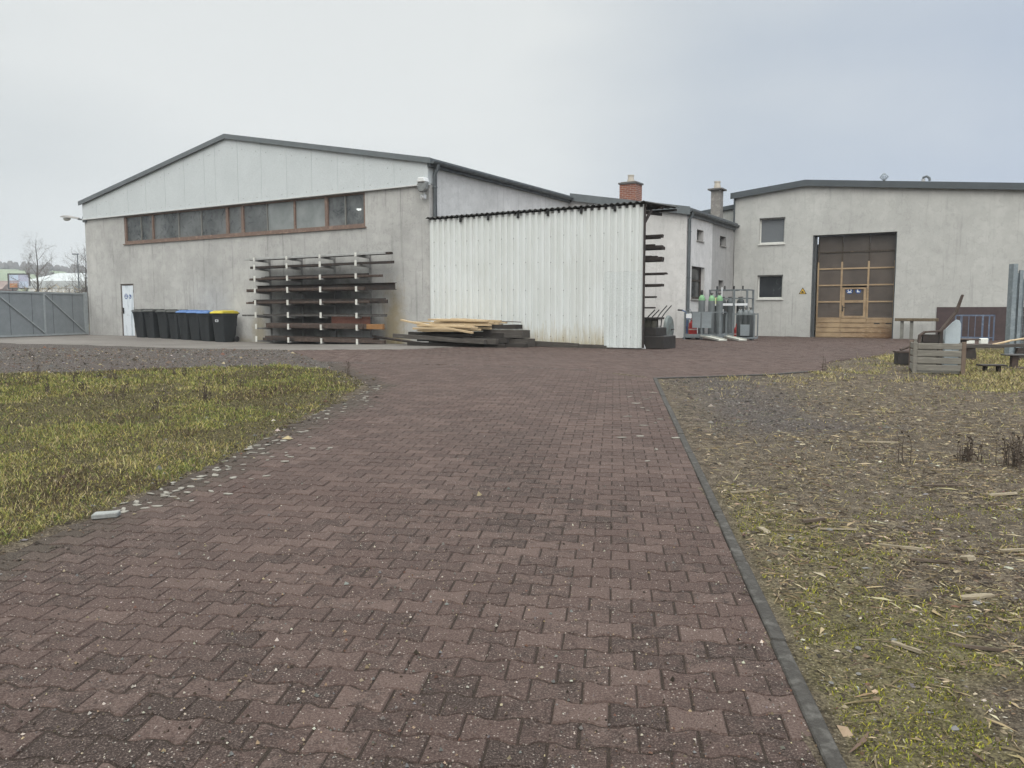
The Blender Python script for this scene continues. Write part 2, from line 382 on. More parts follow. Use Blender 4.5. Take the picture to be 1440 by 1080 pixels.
kdist = X * pd[0] + Y * pd[1] - (UK + .1)
moss_m = .25 * right_dirt * sm(.50, .66, fbm(X, Y, 2.2, 6) * .6 + .42 * sm(1.5, .05, kdist) * sm(9, 3, Y) + .1 * sm(5.5, 2, Y)) * sm(8, 4, Y)
colg = np.stack([grav, lawn_m, moss_m], -1).reshape(-1, 3)
ny, nx = X.shape; ii = np.arange(ny * nx).reshape(ny, nx)
quads = np.stack([ii[:-1, :-1], ii[:-1, 1:], ii[1:, 1:], ii[1:, :-1]], -1).reshape(-1, 4)
ground = npmesh('ground', np.stack([X, Y, Z], -1).reshape(-1, 3), np.full(len(quads), 4), quads.ravel(), M_GROUND, colg, smooth=True)
tag(ground, kind='structure')
GROUND_Z = (gx, gy, Z)
def gz_np(x, y):
    i = np.clip(np.searchsorted(gx, x) - 1, 0, nx - 2); j = np.clip(np.searchsorted(gy, y) - 1, 0, ny - 2)
    fx = (x - gx[i]) / (gx[i + 1] - gx[i]); fy = (y - gy[j]) / (gy[j + 1] - gy[j])
    return (Z[j, i] * (1 - fx) + Z[j, i + 1] * fx) * (1 - fy) + (Z[j + 1, i] * (1 - fx) + Z[j + 1, i + 1] * fx) * fy
def gzf(x, y): return float(gz_np(np.array([x]), np.array([y]))[0])

# ---- pavers: bone-shaped concrete blocks in running bond, as two paved sheets
q = NT('red_concrete_paver')
at = q.n('ShaderNodeAttribute', attribute_name='col').outputs['Color']; sp = q.n('ShaderNodeSeparateColor', {0: at}).outputs
v = q.co()
fine = q.noise(130, 6, .8, v); med = q.noise(14, 7, .65, v); big = q.noise(.8, 5, .6, v)
clean = q.ramp(sp[0], [(0, (.044, .0272, .0232)), (.5, (.058, .0358, .0302)), (1, (.088, .0585, .0495))])
clean = q.mix(q.mr(big, .35, .7, 0, .5), clean, (.062, .043, .037))
clean = q.mix(q.mr(fine, .5, .64, 0, .7), clean, (.15, .118, .103))
clean = q.mix(q.mr(fine, .38, .49, .7, 0), clean, (.026, .0185, .016))
grit = q.ramp(fine, [(.40, (.010, .0066, .0055)), (.50, (.027, .0187, .0158)), (.57, (.062, .0455, .039)), (.66, (.2, .165, .145))])
gm = q.math('ADD', sp[1], q.mr(med, .25, .75, -.55, .55))
c = q.mix(q.mr(gm, .30, .80, 0, .85), clean, grit)
vo = q.n('ShaderNodeTexVoronoi', {'Vector': v, 'Scale': 85}); vr = q.n('ShaderNodeSeparateColor', {0: vo.outputs['Color']}).outputs
c = q.mix(q.math('MULTIPLY', q.mr(vr[0], .84, .9), q.mr(vo.outputs['Distance'], .2, .32, .75, 0)), c, (.3, .26, .23))
c = q.mix(q.mr(sp[2], 0, 1, 0, .85), c, q.ramp(fine, [(.4, (.018, .014, .011)), (.52, (.044, .035, .027)), (.62, (.10, .082, .065))]))
q.bump(q.math('ADD', fine, q.math('MULTIPLY', med, .6)), .5, .006)
M_PAVER = q.fin(c, .93, 0, .2)
PT = .1433; A = .011; LX = .2; GAP = .0022
def bone(ins, dz):
    hA, hB = PT / 2 + A - GAP - ins, PT / 2 - A - GAP - ins; e = LX / 2 - GAP - ins
    return [(-e, hA, dz), (-.072, hA, dz), (-.032, hB, dz), (.032, hB, dz), (.072, hA, dz), (e, hA, dz),
            (e, -hA, dz), (.072, -hA, dz), (.032, -hB, dz), (-.032, -hB, dz), (-.072, -hA, dz), (-e, -hA, dz)]
def pavers(name, o, ax, ay, poly, u0, u1, v0, v1, clampu=None, bev=True):
    rows = np.arange(math.floor(v0 / PT), math.ceil(v1 / PT)); cs = np.arange(math.floor(u0 / LX), math.ceil(u1 / LX))
    Cc, Rr = np.meshgrid(cs, rows); cu = (Cc + .5 * (Rr % 2)) * LX; cv = Rr * PT
    cu = cu.ravel(); cv = cv.ravel()
    wx = o[0] + cu * ax[0] + cv * ay[0]; wy = o[1] + cu * ax[1] + cv * ay[1]
    k = inpoly(wx, wy, poly)
    if clampu is not None: k |= inpoly(wx - ax[0] * .098, wy - ax[1] * .098, poly)
    # within the frame's reach only
    k &= (np.abs(wx) < .78 * wy + 2.2)
    cu, cv, wx, wy = cu[k], cv[k], wx[k], wy[k]; n = len(cu)
    rings = [bone(.0, -.05), bone(.0, -.007), bone(.005, 0)] if bev else [bone(0, -.03), bone(.001, 0)]
    T = np.array(sum(rings, [])); nr = len(rings)
    yaw = rng.normal(0, .006, n); du = rng.normal(0, .0012, n)
    U = cu[:, None] + T[None, :, 0] - yaw[:, None] * T[None, :, 1] + du[:, None]; Vv = cv[:, None] + T[None, :, 1] + yaw[:, None] * T[None, :, 0]
    if clampu is not None: U = np.minimum(U, clampu)
    PX = o[0] + U * ax[0] + Vv * ay[0]; PY = o[1] + U * ax[1] + Vv * ay[1]
    r0 = rng.random(n) if bev else .3 + .7 * rng.random(n); dirt_f = fbm(wx, wy, .55, 3, 3)
    nearf = sm(6.5, 2.2, wy)
    gr = np.clip(.15 + 1.0 * (dirt_f - .5) + .60 * nearf + rng.normal(0, .08 + .09 * nearf, n) - .35 * (rng.random(n) < .16 * nearf + .03), -.2, 1)
    edge = np.interp(wy, [p[1] for p in LEFT_EDGE], [p[0] for p in LEFT_EDGE])
    soil = sm(.62, .12, wx - edge + .5 * (fbm(wx, wy, 1.6, 6) - .5)) * (wy < 17)
    hz = np.clip(rng.normal(0, .0011, n) - .0015 * (gr > .45) + .0012 * (r0 > .8), -.0022, .004)
    tx = rng.normal(0, .009, n).clip(-.015, .015); ty = rng.normal(0, .009, n).clip(-.015, .015)
    PZ = G(PX, PY) + T[None, :, 2] + hz[:, None] + tx[:, None] * T[None, :, 0] + ty[:, None] * T[None, :, 1]
    faces = []
    for r in range(nr - 1):
        for i in range(12): j = (i + 1) % 12; faces.append((r * 12 + i, (r + 1) * 12 + i, (r + 1) * 12 + j, r * 12 + j))
    faces.append(tuple((nr - 1) * 12 + i for i in range(11, -1, -1)))
    sizes = np.tile([len(f) for f in faces], n); base = np.array([i for f in faces for i in f])
    idx = (base[None, :] + (np.arange(n) * len(T))[:, None]).ravel()
    col = np.repeat(np.stack([r0, gr, soil], -1), len(T), 0)
    ob = npmesh(name, np.stack([PX, PY, PZ], -1).reshape(-1, 3), sizes, idx, M_PAVER, col)
    return tag(ob, kind='structure')
pavers('road', (0, 0), pd, kd, ROAD, -7, UK + .3, 1.2, 17.5, clampu=UK - .002)
eu = np.array([EX, EY]); ev = np.array([-EY, EX])
pavers('pavement', (KX, KY), eu, ev, PLAZA, -6, 20, -14, 16, bev=False)

# ---- sand and grit lying in the joints and over the blocks
q = NT('dark_grit'); v = q.co(); fine = q.noise(260, 4, .75, v); med = q.noise(20, 6, .6, v)
c = q.ramp(fine, [(.36, (.011, .008, .0063)), (.5, (.028, .0195, .0155)), (.6, (.058, .042, .034)), (.7, (.16, .13, .105))])
c = q.mix(q.mr(med, .4, .7, 0, .5), c, (.03, .024, .019))
q.bump(fine, .8, .006); M_GRIT = q.fin(c, .95, 0, .15)
def sheet(name, poly, x0, x1, y0, y1, st, mat, zf, margin=0):
    ax_, ay_ = np.arange(x0, x1, st), np.arange(y0, y1, st); XX, YY = np.meshgrid(ax_, ay_)
    dd = sdist(XX, YY, poly); ZZ = zf(XX, YY, dd); m, n_ = XX.shape; i2 = np.arange(m * n_).reshape(m, n_)
    qd = np.stack([i2[:-1, :-1], i2[:-1, 1:], i2[1:, 1:], i2[1:, :-1]], -1).reshape(-1, 4)
    cx = XX.ravel()[qd].mean(1); cy = YY.ravel()[qd].mean(1)
    keep = dd.ravel()[qd].min(1) > margin; keep &= np.abs(cx) < .8 * cy + 2.5
    qd = qd[keep]; u, inv = np.unique(qd, return_inverse=True)
    return npmesh(name, np.stack([XX, YY, ZZ], -1).reshape(-1, 3)[u], np.full(len(qd), 4), inv.ravel(), mat, smooth=True)
def gritz(x, y, d):
    nf = sm(6.5, 2.0, y)
    a = fbm(x, y, 4.5, 2, 5); b = fbm(x, y, 30, 5, 2)
    return G(x, y) - .0064 + np.minimum(.0044 * sm(.40, .70, a + .08 * nf) * (.35 + .65 * nf) + .0030 * (b - .5), .0020)
tag(sheet('joint_sand', ROAD, -3.4, 2.6, 1.6, 7.0, .02, M_GRIT, gritz), kind='stuff')
tag(sheet('joint_sand', [p for p in ROAD], -4.4, 3.2, 6.98, 17.2, .12, M_GRIT, lambda x, y, d: G(x, y) - .0055), kind='stuff')
tag(sheet('joint_sand', PLAZA, -6, 21, 13, 36, .3, M_GRIT, lambda x, y, d: G(x, y) - .009), kind='stuff')

# ---- concrete apron along the hall
q = NT('old_concrete'); v = q.co(); b1 = q.noise(.5, 6, .6, v); b2 = q.noise(6, 8, .7, v); b3 = q.noise(120, 4, .7, v)
c = q.mix(q.mr(b1, .35, .65), (.155, .142, .128), (.10, .09, .082)); c = q.mix(q.mr(b2, .45, .75, 0, .6), c, (.07, .062, .055)); c = q.mix(q.mr(b3, .4, .7, 0, .4), c, (.22, .2, .185))
q.bump(b3, .4, .008); M_CONC = q.fin(c, .9, 0, .2)
tag(sheet('concrete_path', APRON, -34, 0, 20, 45, .25, M_CONC, lambda x, y, d: G(x, y) + .004 - .05 * sm(.45, .0, d + .25 * (fbm(x, y, 1.5, 2) - .5)), margin=-.3), kind='structure')
# ---- kerb of long edging stones
M_KERB = pm('kerb_concrete', (.062, .057, .051), (.036, .032, .028), 14, .95, bump=.8, bs=90, c3=(.10, .094, .085))
mb = MB(); vpos = -.6; i = 0
while vpos < 13.8:
    L_ = min(1.0, 13.82 - vpos); zo = .012 + random.uniform(-.003, .006); uo = UK + random.uniform(-.003, .004)
    a, b = kpt(uo, vpos + .006), kpt(uo + random.uniform(-.004, .004), vpos + L_ - .006); c2_, d2_ = kpt(uo + .062, vpos + L_ - .006), kpt(uo + .062, vpos + .006)
    pts = (a, b, c2_, d2_); top = [(p[0], p[1], Gz(*p) + zo) for p in pts]; bot = [(p[0], p[1], Gz(*p) - .2) for p in pts]
    mb.add(bot + top, [(3, 2, 1, 0), (4, 5, 6, 7), (0, 1, 5, 4), (1, 2, 6, 5), (2, 3, 7, 6), (3, 0, 4, 7)]); vpos += 1.0
kerb = mb.build('kerb', M_KERB, bevel=.006); tag(kerb, kind='structure')
mb = MB()
ce = [KERB_END, (3.47, 13.9), (4.58, 14.25), (5.5, 14.8)]
for a, b in zip(ce[:-1], ce[1:]):
    d = Vector((b[0] - a[0], b[1] - a[1])).normalized() * .003; n_ = Vector((d.y, -d.x)).normalized() * .07
    pts = [(a[0] + d.x, a[1] + d.y), (b[0] - d.x, b[1] - d.y), (b[0] - d.x + n_.x, b[1] - d.y + n_.y), (a[0] + d.x + n_.x, a[1] + d.y + n_.y)]
    top = [(p[0], p[1], Gz(*p) + .012) for p in pts]; bot = [(p[0], p[1], Gz(*p) - .2) for p in pts]
    mb.add(bot + top, [(3, 2, 1, 0), (4, 5, 6, 7), (0, 1, 5, 4), (1, 2, 6, 5), (2, 3, 7, 6), (3, 0, 4, 7)])
tag(mb.build('kerb', pm('kerb_dark', (.035, .033, .03), (.06, .056, .05), 9)), kind='structure')

# ================================================================== BUILDINGS (local frame: x along the fronts, y away, z up)
GREY_TRIM = pm('grey_trim_metal', (.125, .14, .148), (.095, .108, .115), 3, .5, bump=.05, spec=.5)
GREY_ROOF = pm('grey_roof_metal', (.12, .13, .14), (.09, .1, .105), 2, .6, bump=.05)
GALV = pm('galvanised_steel', (.30, .33, .35), (.22, .245, .26), 9, .45, metal=.6, bump=.1, c3=(.36, .385, .4))
PIPE = pm('zinc_pipe', (.13, .145, .155), (.09, .10, .105), 5, .5, metal=.3, bump=.1)
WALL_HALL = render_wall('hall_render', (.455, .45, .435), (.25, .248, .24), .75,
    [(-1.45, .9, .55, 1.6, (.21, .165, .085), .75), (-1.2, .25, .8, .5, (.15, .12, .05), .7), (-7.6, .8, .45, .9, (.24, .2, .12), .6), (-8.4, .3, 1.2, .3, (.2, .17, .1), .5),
     (-4.4, 1.7, 2.2, 1.5, (.095, .094, .09), .9), (-5.5, .9, 1.8, .9, (.075, .07, .062), .85)])  # these two dark patches paint the rack's shade, with rust dirt, on the wall
WALL_SIDE = render_wall('hall_side_render', (.60, .595, .585), (.38, .377, .37), .7)
WALL_ANNEX = render_wall('annex_whitewash', (.61, .60, .59), (.38, .375, .365), .6)
WALL_ANNEX_GREY = render_wall('annex_grey_render', (.37, .365, .355), (.26, .255, .25), .6)
WALL_SHOP = render_wall('workshop_render', (.475, .475, .455), (.31, .31, .298), .55)
CLAD = pm('white_sandwich_panel', (.50, .53, .54), (.46, .49, .50), 1.2, .5, bump=.02, spec=.4)
BROWN = pm('brown_window_paint', (.21, .142, .112), (.145, .10, .08), 5, .6, bump=.1, c3=(.28, .20, .16))
PALEBAR = pm('pale_mullion', (.20, .20, .19), (.14, .14, .13), 6, .6)
hall = thing('hall', 'long grey rendered hall with white gable panels and a strip of brown framed windows', 'building', (KX, KY, 0), ANG)
g0 = .15
door_h = (-15.72, -14.84, g0, 2.56); win_h = (-15.30, -2.57, 4.15, 5.24)
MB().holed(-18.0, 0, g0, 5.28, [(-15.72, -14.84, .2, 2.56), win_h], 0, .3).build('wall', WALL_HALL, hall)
mb = MB().bb(-.3, 0, .3, 22, g0, 6.02)
mb.build('side_wall', WALL_SIDE, hall)
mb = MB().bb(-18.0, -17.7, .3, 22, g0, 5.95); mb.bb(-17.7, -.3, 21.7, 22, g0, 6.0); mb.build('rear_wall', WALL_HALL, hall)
# gable panels: one face per sandwich panel with a real joint between them
def roofz(s): return 7.70 - (7.70 - 6.0) * abs(s + 8.96) / 9.02
js = [-18.0, -17.0] + [-16.05, -14.85, -13.7, -12.5, -11.35, -10.2, -9.6, -8.4, -7.2, -5.97, -4.8, -3.65, -2.52, -1.3, -.0]
mb = MB()
for a, b in zip(js[:-1], js[1:]):
    a2, b2 = a + .007, b - .007; ps = [(a2, 5.3), (b2, 5.3), (b2, roofz(b2) - .1)]
    if a2 < -8.96 < b2: ps.append((-8.96, roofz(-8.96) - .1))
    ps.append((a2, roofz(a2) - .1)); mb.prism(ps, -.075, .2)
mb.prism([(-18, 5.31), (0, 5.31), (0, 5.85), (-8.96, 7.5), (-18, 5.85)], -.066, .15)
cl = mb.build('gable_cladding', CLAD, hall)
MB().bb(-18.02, .01, -.1, .05, 5.255, 5.295).build('drip_trim', pm('white_trim', (.55, .56, .56), (.48, .49, .49), 4, .5), hall)
mb = MB()
SCR = []
def screws(par, pts):
    first = None
    for p in pts:
        if first is None: first = o = MB().box((0, 0, 0), (.015, .012, .015)).build('screw', pm('dark_screw', (.05, .05, .05)), par)
        else: o = first.copy(); COL.objects.link(o); o.parent = par
        o.location = p
for a in js[1:-1]:
    for s_ in (a - .25, a + .25):
        SCR += [(s_, -.079, roofz(s_) - .42), (s_, -.079, 5.42)]
screws(cl, SCR)
# roof and verge trim
mb = MB()
for (a, b) in ((-18.12, -8.96), (-8.96, .15)):
    za, zb = (roofz(a), roofz(b)); mb.prism([(a, za - .05), (b, zb - .05), (b, zb + .04), (a, za + .04)], -.13, 22.2)
roof = mb.build('roof', GREY_ROOF, hall)
mb = MB()
mb.prism([(-18.14, roofz(-18.14) - .12), (-8.96, 7.70 - .12), (-8.96, 7.745), (-18.14, roofz(-18.14) + .045)], -.17, -.135)
mb.prism([(-8.96, 7.70 - .12), (.16, roofz(.16) - .12), (.16, roofz(.16) + .045), (-8.96, 7.745)], -.17, -.135)
mb.build('verge_trim', GREY_TRIM, roof)
def gutter(mb, s, t0, t1, z, r=.075, sign=1):
    n = 8; vs = []; fs = []
    for t in (t0, t1):
        for k in range(n + 1):
            a = math.pi * (1 + k / n); vs.append((s + sign * r + r * math.cos(a), t, z + r * math.sin(a)))
    for k in range(n): fs.append((k, k + 1, n + 2 + k, n + 1 + k))
    mb.add(vs, fs)
    vs2 = [(x + .0, y, zz + .004) for x, y, zz in vs]
    mb.tube([(s + sign * 2 * r, t0, z), (s + sign * 2 * r, t1, z)], .012, 6)
    mb.add([(s, t0, z), *[vs[k] for k in range(n + 1)]], [tuple(range(n + 2))]); mb.add([vs[n + 1 + k] for k in range(n + 1)], [tuple(range(n + 1))])
    t = t0 + .4
    while t < t1: mb.tube([(s, t, z + .02), (s + sign * r, t, z - r - .005), (s + sign * 2 * r, t, z + .01)], .008, 4); t += .8
mb = MB(); gutter(mb, .12, -.12, 9.12, 5.93, .08); mb.bb(.0, .11, -.1, 22, 5.78, 5.99); mb.build('gutter', PIPE, roof)
mb = MB(); mb.tube([(.2, .16, 5.87), (.2, .16, 5.76), (.09, .16, 5.6), (.09, .16, .5)], .062, 12)
for z in (5.2, 3.4, 1.6): mb.lathe([(.075, -.02), (.078, 0), (.075, .02)], 12, (.09, .16, z)); mb.bb(0, .05, .15, .17, z - .01, z + .01)
mb.build('downpipe', PIPE, hall, smooth=True)
# window strip
mb = MB(); a, b, z0, z1 = win_h
mb.bb(a, b, .02, .16, z0, z0 + .11); mb.bb(a, b, .03, .15, z1 - .05, z1)
for s, w_ in ((a + .05, .1), (-13.5, .09), (-9.17, .13), (-8.36, .13), (-5.76, .07), (-4.28, .13), (b - .04, .08)): mb.bb(s - w_ / 2, s + w_ / 2, .025, .155, z0 + .11, z1 - .05)
mb.bb(a - .05, b + .05, -.05, .02, z0 - .035, z0 + .0)
win = mb.build('window', BROWN, hall)
for s in (-14.26, -11.94, -10.62, -7.11, -3.46): MB().bb(s - .022, s + .022, .04, .12, z0 + .11, z1 - .05).build('glazing_bar', PALEBAR, win)
PANE = glassy('dusty_pane', (.030, .035, .038), (.15, .158, .16), .14, .2); PANE2 = glassy('frosted_pane', (.13, .145, .145), (.21, .225, .225), .0, .3)
mb = MB(); mb2 = MB(); MSS = [a, -14.26, -13.5, -11.94, -10.62, -9.17, -8.36, -7.11, -5.76, -4.28, -3.46, b]
for p0, p1 in zip(MSS[:-1], MSS[1:]):
    d = random.uniform(-.004, .004); m3 = MB(); m3.add([(p0, .085 + d, z0 + .08), (p1, .085 - d, z0 + .08), (p1, .085 - d, z1 - .03), (p0, .085 + d, z1 - .03)], [(0, 1, 2, 3)]); pn = m3.build('pane', PANE2 if -7.2 < p0 < -4.3 else PANE, win)
    if -7.2 < p0 < -4.3: tag(pn, 'paler frosted pane')
# lamp glowing behind the dusty pane
ql = NT('lamp_light'); ql.b.inputs['Emission Color'].default_value = (1, .98, .92, 1); ql.b.inputs['Emission Strength'].default_value = 9; M_LAMP = ql.fin((.9, .9, .88))
lp = thing('ceiling_lamp', 'small lit white lamp glowing behind the right end of the hall window strip', 'lamp', wl(-3.5, .75) + (4.86,), ANG)
MB().lathe([(.03, .1), (.1, .06), (.15, .02), (.15, 0)], 16).build('lamp_shade', pm('lamp_white', (.6, .6, .6)), lp, smooth=True)
MB().lathe([(.07, 0), (.08, -.03), (.05, -.06), (.01, -.07)], 16).build('bulb', M_LAMP, lp, smooth=True)
MB().tube([(0, 0, .1), (0, 0, 1.0)], .01, 6).bb(-.05, .05, -.05, .05, 1.0, 1.03).bb(-.9, 3.4, .2, .26, 1.03, 1.09).bb(-.05, .05, -.05, .26, 1.03, 1.09).build('hanger', PIPE, lp)
# steel door
q = NT('white_door_paint'); v = q.co(); f1 = q.noise(1.2, 6, .6, q.co((6, 6, .8))); f2 = q.noise(5, 6, .6, v)
c = q.mix(q.mr(f1, .52, .68, 0, .75), (.56, .60, .64), (.17, .23, .28)); c = q.mix(q.mr(f2, .6, .75, 0, .5), c, (.25, .25, .25)); M_DOORW = q.fin(c, .5, 0, .4)
dr = MB().bb(-15.66, -14.90, .03, .07, .47, 2.50).build('door', M_DOORW, hall, bevel=.004)
MB().bb(-15.72, -15.66, .02, .12, .2, 2.56).bb(-14.90, -14.84, .02, .12, .2, 2.56).bb(-15.66, -14.90, .02, .12, 2.50, 2.56).bb(-15.66, -14.9, .0, .2, .2, .465).build('frame', pm('door_frame_dark', (.12, .10, .09), (.08, .07, .06), 6), dr)
MB().bb(-15.62, -15.57, -.005, .03, 1.36, 1.6).tube([(-15.595, -.005, 1.5), (-15.595, -.05, 1.5), (-15.48, -.05, 1.5)], .012, 8).build('handle', pm('black_plastic', (.02, .02, .022), (.03, .03, .032), 8, .5), dr)
for z in (.8, 1.5, 2.2): MB().tube([(-14.895, .02, z), (-14.895, .02, z + .12)], .014, 8).build('hinge', PIPE, dr)
BLUE_SIGN = pm('sign_blue', (.02, .06, .2), (.025, .075, .24), 4, .4, bump=0)
WHITE_SIGN = pm('sign_white', (.7, .72, .74), (.62, .64, .66), 4, .4, bump=0)
def disc(mb, c, r, y0, y1, n=24): mb.prism([(c[0] + r * math.cos(2 * math.pi * k / n), c[1] + r * math.sin(2 * math.pi * k / n)) for k in range(n)], y0, y1)
def round_sign(name, label, s, t, z, r, kind):
    o = thing(name, label, 'sign', wl(s, t) + (z,), ANG)
    mb = MB(); disc(mb, (0, 0), r, -.004, 0); mb.build('plate', BLUE_SIGN, o)
    mb = MB()
    if kind == 'head':
        disc(mb, (0, .02), r * .58, -.006, -.0042); mb.bb(-r * .62, r * .62, -.006, -.0042, -r * .62, -r * .4)
        p = mb.build('symbol', WHITE_SIGN, o); mb = MB(); disc(mb, (0, .02), r * .34, -.0075, -.0062); mb.build('symbol', BLUE_SIGN, p)
    else:
        mb.prism([(-r * .45, r * .55), (-r * .05, r * .55), (0, -.1 * r), (r * .6, -.3 * r), (r * .6, -.5 * r), (-r * .45, -.5 * r)], -.006, -.0042); mb.build('symbol', WHITE_SIGN, o)
round_sign('safety_sign', 'round blue safety sign with white head, left one on the white steel door', -15.40, .029, 2.06, .11, 'head')
round_sign('safety_sign', 'round blue safety sign with white boot, right one on the white steel door', -15.14, .029, 2.05, .085, 'boot')

# ------------------------------------------------------------------ annex with chimneys
annex = thing('annex', 'low whitewashed annex with grey gutter between the hall and the workshop', 'building', wl(0, 9.2) + (0,), ANG)
def az(s): return 6.02 - .172 * s
mb = MB(); mb.prism([(0.02, g0), (4.89, g0), (4.89, az(4.89)), (.02, az(.02))], 0, .3); mb.build('wall', WALL_ANNEX, annex)
AH = [(1.21, 2.02, 4.17, 4.59), (.68, 2.27, 1.93, 3.17)]
MB().holed(.3, 3.17, g0, 5.17, AH, 4.885, 4.6, swap=True).build('side_wall', WALL_ANNEX, annex)
BH = [(4.25, 5.11, 4.19, 4.59), (4.2, 4.9, 1.95, 2.75)]
MB().holed(3.17, 6.3, g0, 5.17, BH, 4.87, 4.6, swap=True).build('side_wall', WALL_ANNEX_GREY, annex)
for (a, b, c_, d) in (AH[0], BH[0], BH[1]):
    wv = MB().bb(4.62, 4.68, a, b, c_, d).build('window', PALEBAR, annex); MB().bb(4.682, 4.69, a + .06, b - .06, c_ + .06, d - .06).build('pane', glassy('dark_pane', (.012, .013, .014), (.05, .05, .05), 0, .1) if 'dp' not in globals() else dp, wv); dp = bpy.data.materials['dark_pane']
    MB().bb(4.62, 4.93, a - .02, b + .02, c_ - .04, c_).build('sill', pm('sill_stone', (.3, .29, .27)), wv)
a, b, c_, d = AH[1]
wv = MB().holed(a, b, c_, d, [(a + .08, b - .08, c_ + .08, 2.62), (a + .08, b - .08, 2.68, d - .08)], 4.74, 4.66, swap=True).build('window', pm('dark_brown_frame', (.05, .036, .028), (.035, .026, .02), 7, .6), annex)
MB().bb(4.69, 4.70, a + .05, b - .05, c_ + .05, d - .05).build('pane', dp, wv); MB().bb(4.66, 4.95, a - .03, b + .03, c_ - .05, c_).build('sill', pm('sill_stone', (.3, .29, .27)), wv)
mb = MB(); mb.prism([(.2, az(.2) + .02), (5.05, az(5.05) + .02), (5.05, az(5.05) + .10), (.2, az(.2) + .10)], -.1, 6.25); ar = mb.build('roof', GREY_ROOF, annex)
mb = MB(); mb.prism([(.12, az(.12) - .16), (5.05, az(5.05) - .16), (5.05, az(5.05) + .13), (.12, az(.12) + .13)], -.15, -.105); mb.bb(4.89, 4.95, -.1, 6.25, 4.98, 5.16); mb.build('verge_trim', GREY_TRIM, ar)
mb = MB(); gutter(mb, 4.96, -.14, 6.28, 5.16, .08); mb.build('gutter', PIPE, ar)
mb = MB(); mb.tube([(5.04, .15, 5.1), (5.04, .15, 4.98), (4.96, .12, 4.85), (4.96, .12, .45)], .06, 12)
for z in (4.4, 2.7, 1.2): mb.lathe([(.073, -.02), (.076, 0), (.073, .02)], 12, (4.96, .12, z)); mb.bb(4.88, 4.93, .11, .13, z - .01, z + .01)
mb.build('downpipe', PIPE, annex, smooth=True)
mb = MB(); mb.tube([(4.96, .12, .9), (4.96, .12, .42)], .068, 12); mb.build('pipe_foot', pm('rust_pipe', (.12, .05, .025), (.07, .032, .02), 8), annex)
# brick chimney
q = NT('chimney_brick'); v = q.co()
bk = q.n('ShaderNodeTexBrick', {'Vector': q.n('ShaderNodeCombineXYZ', {0: q.math('ADD', q.n('ShaderNodeSeparateXYZ', {0: v}).outputs[0], q.n('ShaderNodeSeparateXYZ', {0: v}).outputs[1]), 1: q.n('ShaderNodeSeparateXYZ', {0: v}).outputs[2]}).outputs[0], 'Color1': (.26, .085, .05, 1), 'Color2': (.17, .055, .038, 1), 'Mortar': (.3, .26, .22, 1), 'Scale': 1.0, 'Brick Width': .23, 'Row Height': .075, 'Mortar Size': .009})
c = q.mix(q.mr(q.noise(9, 6, .6, v), .45, .75, 0, .5), bk.outputs[0], (.12, .06, .045)); q.bump(bk.outputs[1], .4, -.01); M_BRICK = q.fin(c, .9)
CAPM = pm('chimney_cap', (.13, .12, .115), (.09, .085, .08), 8); POT = pm('chimney_pot_clay', (.5, .46, .40), (.42, .38, .33), 8)
def chimney(s0, t0, w_, d_, z0, z1, mat, cap, pot):
    b = MB().bb(s0, s0 + w_, t0, t0 + d_, z0, z1).build('chimney', mat, ar)
    MB().bb(s0 - cap, s0 + w_ + cap, t0 - cap, t0 + d_ + cap, z1, z1 + .07).bb(s0 + .03, s0 + w_ - .03, t0 + .03, t0 + d_ - .03, z1 + .07, z1 + .1).build('chimney_cap', CAPM, ar, bevel=.008)
    c_ = (s0 + w_ / 2, t0 + d_ / 2, z1 + .1); MB().lathe([(.15, 0), (.15, .1), (.125, .105), (.12, .25), (.14, .255), (.14, .29), (.1, .29), (.1, .1)], 18, c_).build('chimney_pot', POT, ar, smooth=True)
chimney(1.4, 1.8, .72, .64, 5.4, 6.62, M_BRICK, .05, .3)
chimney(4.12, 5.3, .40, .44, 5.0, 6.62, pm('chimney_render', (.24, .225, .205), (.17, .16, .15), 6, c3=(.3, .28, .26)), .12, .28)

# ------------------------------------------------------------------ workshop with sectional door
shop = thing('workshop', 'wide grey rendered workshop with a tall cream and brown glazed sectional door', 'building', wl(4.89, 15.52) + (0,), ANG)
def sz(s): return 6.46 + .1035 * s if s < 2.91 else 6.76 - .0985 * (s - 2.91)
DX0, DX1, DZ0, DZ1 = 3.27, 6.44, .2, 4.6
W1 = (1.06, 2.13, 4.33, 5.43); W2 = (1.04, 2.11, 1.99, 3.01)
mb = MB().holed(0, 17, g0, 6.0, [(DX0, DX1, g0, DZ1), W1, W2], 0, .35)
wallo = mb.build('wall', WALL_SHOP, shop)
prof = [(0, 6.0), (10.7, 6.0), (10.7, sz(10.7)), (2.91, sz(2.91)), (0, sz(0))]
MB().prism(prof, 0, .35).build('gable_wall', WALL_SHOP, shop)
MB().bb(0, .3, .35, 14, g0, 6.3).bb(.3, 17, 13.7, 14, g0, 5.3).bb(16.7, 17, .35, 13.7, g0, 5.3).build('rear_wall', WALL_SHOP, shop)
MB().prism([(-2.2, g0), (0, g0), (0, 6.0), (-2.2, 5.75)], .7, 5).build('wing_wall', WALL_SHOP, shop)
mb = MB()
mb.prism([(-.15, sz(-.15)), (2.91, sz(2.91)), (2.91, sz(2.91) + .1), (-.15, sz(-.15) + .1)], -.12, 14.1); mb.prism([(2.91, sz(2.91)), (17.2, sz(17.2)), (17.2, sz(17.2) + .1), (2.91, sz(2.91) + .1)], -.12, 14.1)
sr = mb.build('roof', GREY_ROOF, shop)
mb = MB()
